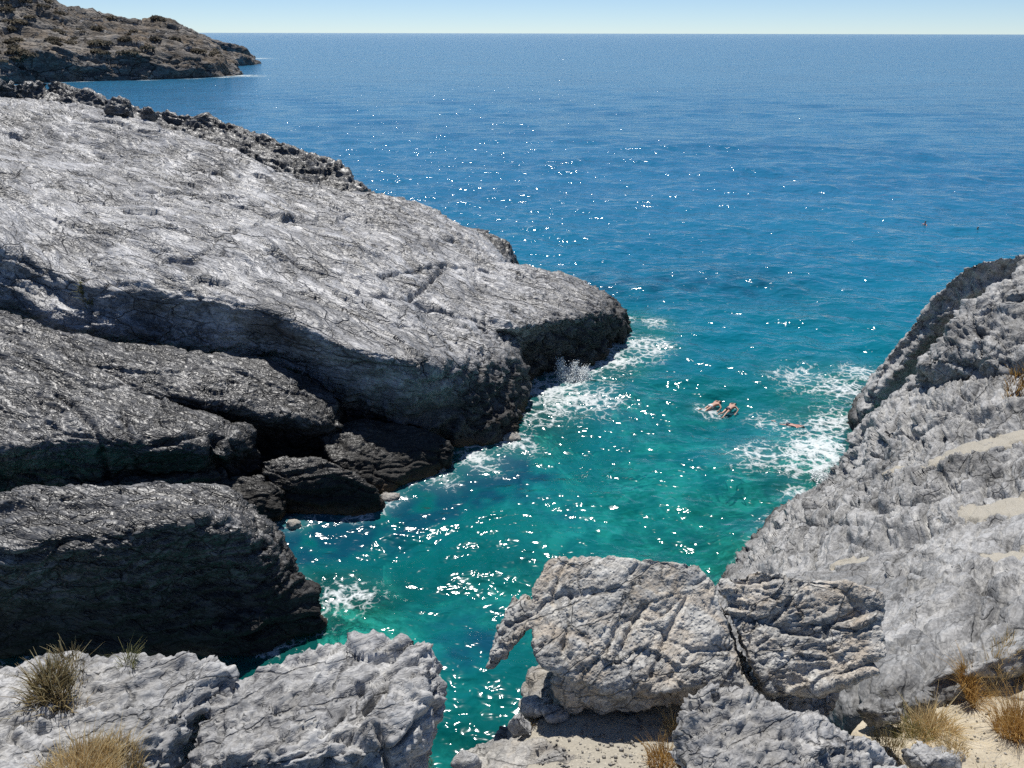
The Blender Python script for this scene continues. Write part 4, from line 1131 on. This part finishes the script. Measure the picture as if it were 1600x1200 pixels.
def pebbles(name, boxes, n, mat, label, seed):
    rs = np.random.RandomState(seed)
    V, F = [], []
    base = np.array([(1, 0, -.2), (-.9, .1, 0), (.1, 1, 0), (0, -.9, .1), (.1, 0, .8), (0, .1, -.8)], dtype=float)
    of = [(0, 2, 4), (2, 1, 4), (1, 3, 4), (3, 0, 4), (2, 0, 5), (1, 2, 5), (3, 1, 5), (0, 3, 5)]
    for _ in range(n):
        x0, y0, x1, y1 = boxes[rs.randint(len(boxes))]
        loc, nor, ob = hit(rs.uniform(x0, x1), rs.uniform(y0, y1))
        if loc is None or nor[2] < 0.75 or ob.name.split('.')[0] not in ('pebbly_ledge', 'path', 'rock_slope'): continue
        r = 0.010 + 0.035 * rs.rand() ** 3
        a = rs.uniform(0, 6.28); ca, sa = math.cos(a), math.sin(a)
        q = base * rs.uniform(0.6, 1.3, 3) * r
        q = np.stack([q[:, 0] * ca - q[:, 1] * sa, q[:, 0] * sa + q[:, 1] * ca, q[:, 2] * 0.8], 1)
        k = len(V)
        V += list(loc + q + np.array([0, 0, r * 0.3]))
        F += [tuple(i + k for i in f) for f in of]
    o = link_mesh(name, V, F, mat)
    vattr(o, 'sand', np.zeros(len(V)))
    tag(o, label, 'pebbles', kind='stuff')
pebbles('pebbles', [(860, 1110, 1060, 1200), (1440, 1090, 1600, 1200), (840, 1130, 1050, 1200)], 520, M['pad'], 'small grey pebbles strewn over the sandy ledge and path', 8)

# ------------------------------------------------------------------ swimmers
def skin_mat(name, c, rough=0.45):
    m, nt = new_mat(name); g = NT(nt)
    pos = g.n('ShaderNodeNewGeometry').outputs['Position']
    n_ = g.noise(pos, 9, 4, 0.6)
    b_ = g.n('ShaderNodeBsdfPrincipled')
    g.l(g.mix(n_, tuple(x * 0.85 for x in c), tuple(min(1, x * 1.12) for x in c)), b_.inputs['Base Color'])
    b_.inputs['Roughness'].default_value = rough
    out = g.n('ShaderNodeOutputMaterial'); g.l(b_.outputs[0], out.inputs['Surface'])
    return m
M['skin'] = skin_mat('fair_skin', (0.55, 0.32, 0.23))  # fairer of the two skin tones
M['skin2'] = skin_mat('reddish_tanned_skin', (0.50, 0.24, 0.18))
M['hair'] = skin_mat('dark_wet_hair', (0.02, 0.015, 0.012), 0.3)
M['dark_cloth'] = skin_mat('dark_navy_cloth', (0.02, 0.025, 0.05), 0.7)
M['white_cloth'] = skin_mat('white_cloth', (0.75, 0.75, 0.73), 0.8)

def person_mesh(joints, bones):
    me = bpy.data.meshes.new('tmp')
    me.from_pydata([j[:3] for j in joints], bones, [])
    o = bpy.data.objects.new('tmp', me); col.objects.link(o)
    sk = o.modifiers.new('s', 'SKIN')
    for i, j in enumerate(joints):
        v = me.skin_vertices[0].data[i]
        r = j[3]
        v.radius = r if isinstance(r, tuple) else (r, r)
        v.use_root = (i == 0)
    sub = o.modifiers.new('u', 'SUBSURF'); sub.levels = 2
    d2 = bpy.context.evaluated_depsgraph_get()
    m2 = bpy.data.meshes.new_from_object(o.evaluated_get(d2))
    bpy.data.objects.remove(o)
    m2.polygons.foreach_set('use_smooth', np.ones(len(m2.polygons), dtype=bool))
    return m2

def lump(name, pts, mat, parent, lv=2):
    V, F = hull([np.array(p, dtype=float) for p in pts])
    o = link_mesh(name, V, F, mat, parent=parent)
    s_ = o.modifiers.new('u', 'SUBSURF'); s_.levels = lv; s_.render_levels = lv
    return o

def ell(c, r, seed=0, n=40, cutz=None):
    rs = np.random.RandomState(seed); out = []
    for _ in range(n):
        v = rs.normal(size=3); v /= np.linalg.norm(v)
        if cutz is not None and v[2] < cutz: v[2] = cutz
        out.append((c[0] + v[0] * r[0], c[1] + v[1] * r[1], c[2] + v[2] * r[2]))
    return out

def hand(J, B, wrist, d, side, wi):
    """palm and five short finger chains from a wrist joint"""
    d = np.array(d, dtype=float); d /= np.linalg.norm(d)
    s_ = np.array(side, dtype=float)
    palm = np.array(wrist) + d * 0.075
    J.append((*palm, 0.034)); B.append((wi, len(J) - 1)); pi = len(J) - 1
    for k, (o_, ln) in enumerate(((-0.036, 0.075), (-0.012, 0.09), (0.012, 0.085), (0.036, 0.065))):
        q = palm + d * 0.045 + s_ * o_
        J.append((*q, 0.010)); B.append((pi, len(J) - 1))
        J.append((*(q + d * ln * 0.5), 0.009)); B.append((len(J) - 2, len(J) - 1))
        J.append((*(q + d * ln + np.array([0, 0, -0.012])), 0.007)); B.append((len(J) - 2, len(J) - 1))
    q = palm - d * 0.03 + s_ * 0.05
    J.append((*q, 0.012)); B.append((pi, len(J) - 1))
    J.append((*(q + d * 0.05 + s_ * 0.02), 0.009)); B.append((len(J) - 2, len(J) - 1))

def swimmer(px, py, heading, skin, trunks, label, pose, zoff=-0.02):
    p = W(px, py, 0)
    root = empty('person', (p[0], p[1], zoff))
    root.rotation_euler = (0, 0, heading)
    tag(root, label, 'person', 'swimmers in the sea')
    J, B = [], []
    def j(x, y, z, r, parent=None):
        J.append((x, y, z, r))
        if parent is not None: B.append((parent, len(J) - 1))
        return len(J) - 1
    if pose == 'crawl':            # prone, head along +X
        pel = j(0, 0, -0.02, (0.15, 0.105)); sp = j(0.22, 0, 0.0, (0.135, 0.10), pel); ch = j(0.42, 0, 0.01, (0.165, 0.11), sp)
        nk = j(0.57, 0, 0.02, 0.06, ch); hd = j(0.66, 0, 0.02, 0.085, nk); j(0.78, 0, 0.01, 0.07, hd)
        for s_ in (1, -1):
            shd = j(0.47, s_ * 0.19, 0.01, 0.06, ch)
            if s_ > 0:
                el = j(0.72, s_ * 0.27, 0.0, 0.042, shd); wr_ = j(0.95, s_ * 0.20, -0.06, 0.03, el)
                hand(J, B, (0.95, s_ * 0.20, -0.06), (1, -0.1, -0.2), (0, s_ * -1.0, 0), wr_)
            else:
                el = j(0.36, s_ * 0.42, -0.08, 0.042, shd); wr_ = j(0.15, s_ * 0.42, -0.20, 0.03, el)
                hand(J, B, (0.15, s_ * 0.42, -0.20), (-1, 0.1, -0.3), (0, s_ * -1.0, 0), wr_)
            hp = j(-0.08, s_ * 0.09, -0.03, 0.09, pel); kn = j(-0.48, s_ * 0.13, -0.10 - 0.05 * s_, 0.058, hp)
            an = j(-0.88, s_ * 0.12, -0.12 + 0.08 * s_, 0.036, kn); j(-1.05, s_ * 0.12, -0.12 + 0.06 * s_, 0.028, an)
        lump('hair', ell((0.73, 0, 0.045), (0.115, 0.09, 0.085), 3), M['hair'], root)
        lump('swim_shorts', [(x, y, z) for x in (0.06, -0.06, -0.22) for y, z in ((0.19 if x > -0.2 else 0.2, -0.04), (-0.19 if x > -0.2 else -0.2, -0.04), (0.12, 0.115), (-0.12, 0.115), (0.12, -0.15), (-0.12, -0.15))], trunks, root, 1)
    else:                          # upright, treading water, head and shoulders out
        pel = j(0, 0, -0.72, (0.15, 0.11)); sp = j(0, 0, -0.45, (0.13, 0.10), pel); ch = j(0, 0, -0.12, (0.165, 0.12), sp)
        nk = j(0, 0, 0.06, 0.06, ch); hd = j(0.01, 0, 0.17, 0.085, nk); tp_ = j(0.01, 0, 0.27, 0.075, hd)
        j(0.11, 0, 0.17, 0.016, hd)
        for s_ in (1, -1):
            shd = j(0, s_ * 0.20, -0.03, 0.062, ch); el = j(0.14, s_ * 0.42, -0.10, 0.044, shd); wr_ = j(0.34, s_ * 0.50, -0.10, 0.03, el)
            hand(J, B, (0.34, s_ * 0.50, -0.10), (1, 0.1 * s_, -0.1), (0, -s_ * 1.0, 0), wr_)
            hp = j(0, s_ * 0.09, -0.80, 0.09, pel); kn = j(0.18, s_ * 0.16, -1.14, 0.058, hp); an = j(-0.02, s_ * 0.2, -1.48, 0.036, kn); j(0.12, s_ * 0.22, -1.54, 0.03, an)
        lump('hair', ell((-0.015, 0, 0.235), (0.10, 0.095, 0.115), 4, cutz=-0.6), M['hair'], root)
        lump('swim_shorts', [(x, y, z) for z in (-0.62, -0.78, -0.94) for x, y in ((0.12, 0.1), (0.12, -0.1), (-0.13, 0.1), (-0.13, -0.1), (0, 0.2), (0, -0.2))], trunks, root, 1)
    me = person_mesh(J, B)
    me.materials.append(skin)
    o = bpy.data.objects.new('body', me); col.objects.link(o); o.parent = root
    return root

def head_dir(ax, ay, bx_, by_):
    a, b = W(ax, ay, 0), W(bx_, by_, 0)
    return math.atan2(b[1] - a[1], b[0] - a[0])
swimmer(1113, 633, head_dir(1090, 640, 1127, 626), M['skin'], M['white_cloth'], 'swimmer with white splash and white shorts, nearest the slab tip', 'crawl', -0.01)
swimmer(1140, 638, head_dir(1132, 643, 1152, 630), M['skin'], M['dark_cloth'], 'pale backed swimmer in dark shorts right of the one in white shorts', 'crawl', 0.0)
swimmer(1235, 663, head_dir(1226, 659, 1256, 666), M['skin2'], M['dark_cloth'], 'reddish swimmer in dark shorts near the foam by the right rocks', 'crawl', -0.01)
swimmer(1446, 349, math.radians(200), M['skin2'], M['dark_cloth'], 'far swimmer with dark hair, left of two heads out at sea', 'tread', 0.02)
swimmer(1528, 358, math.radians(160), M['skin'], M['dark_cloth'], 'far swimmer, right of two heads out at sea', 'tread', 0.02)
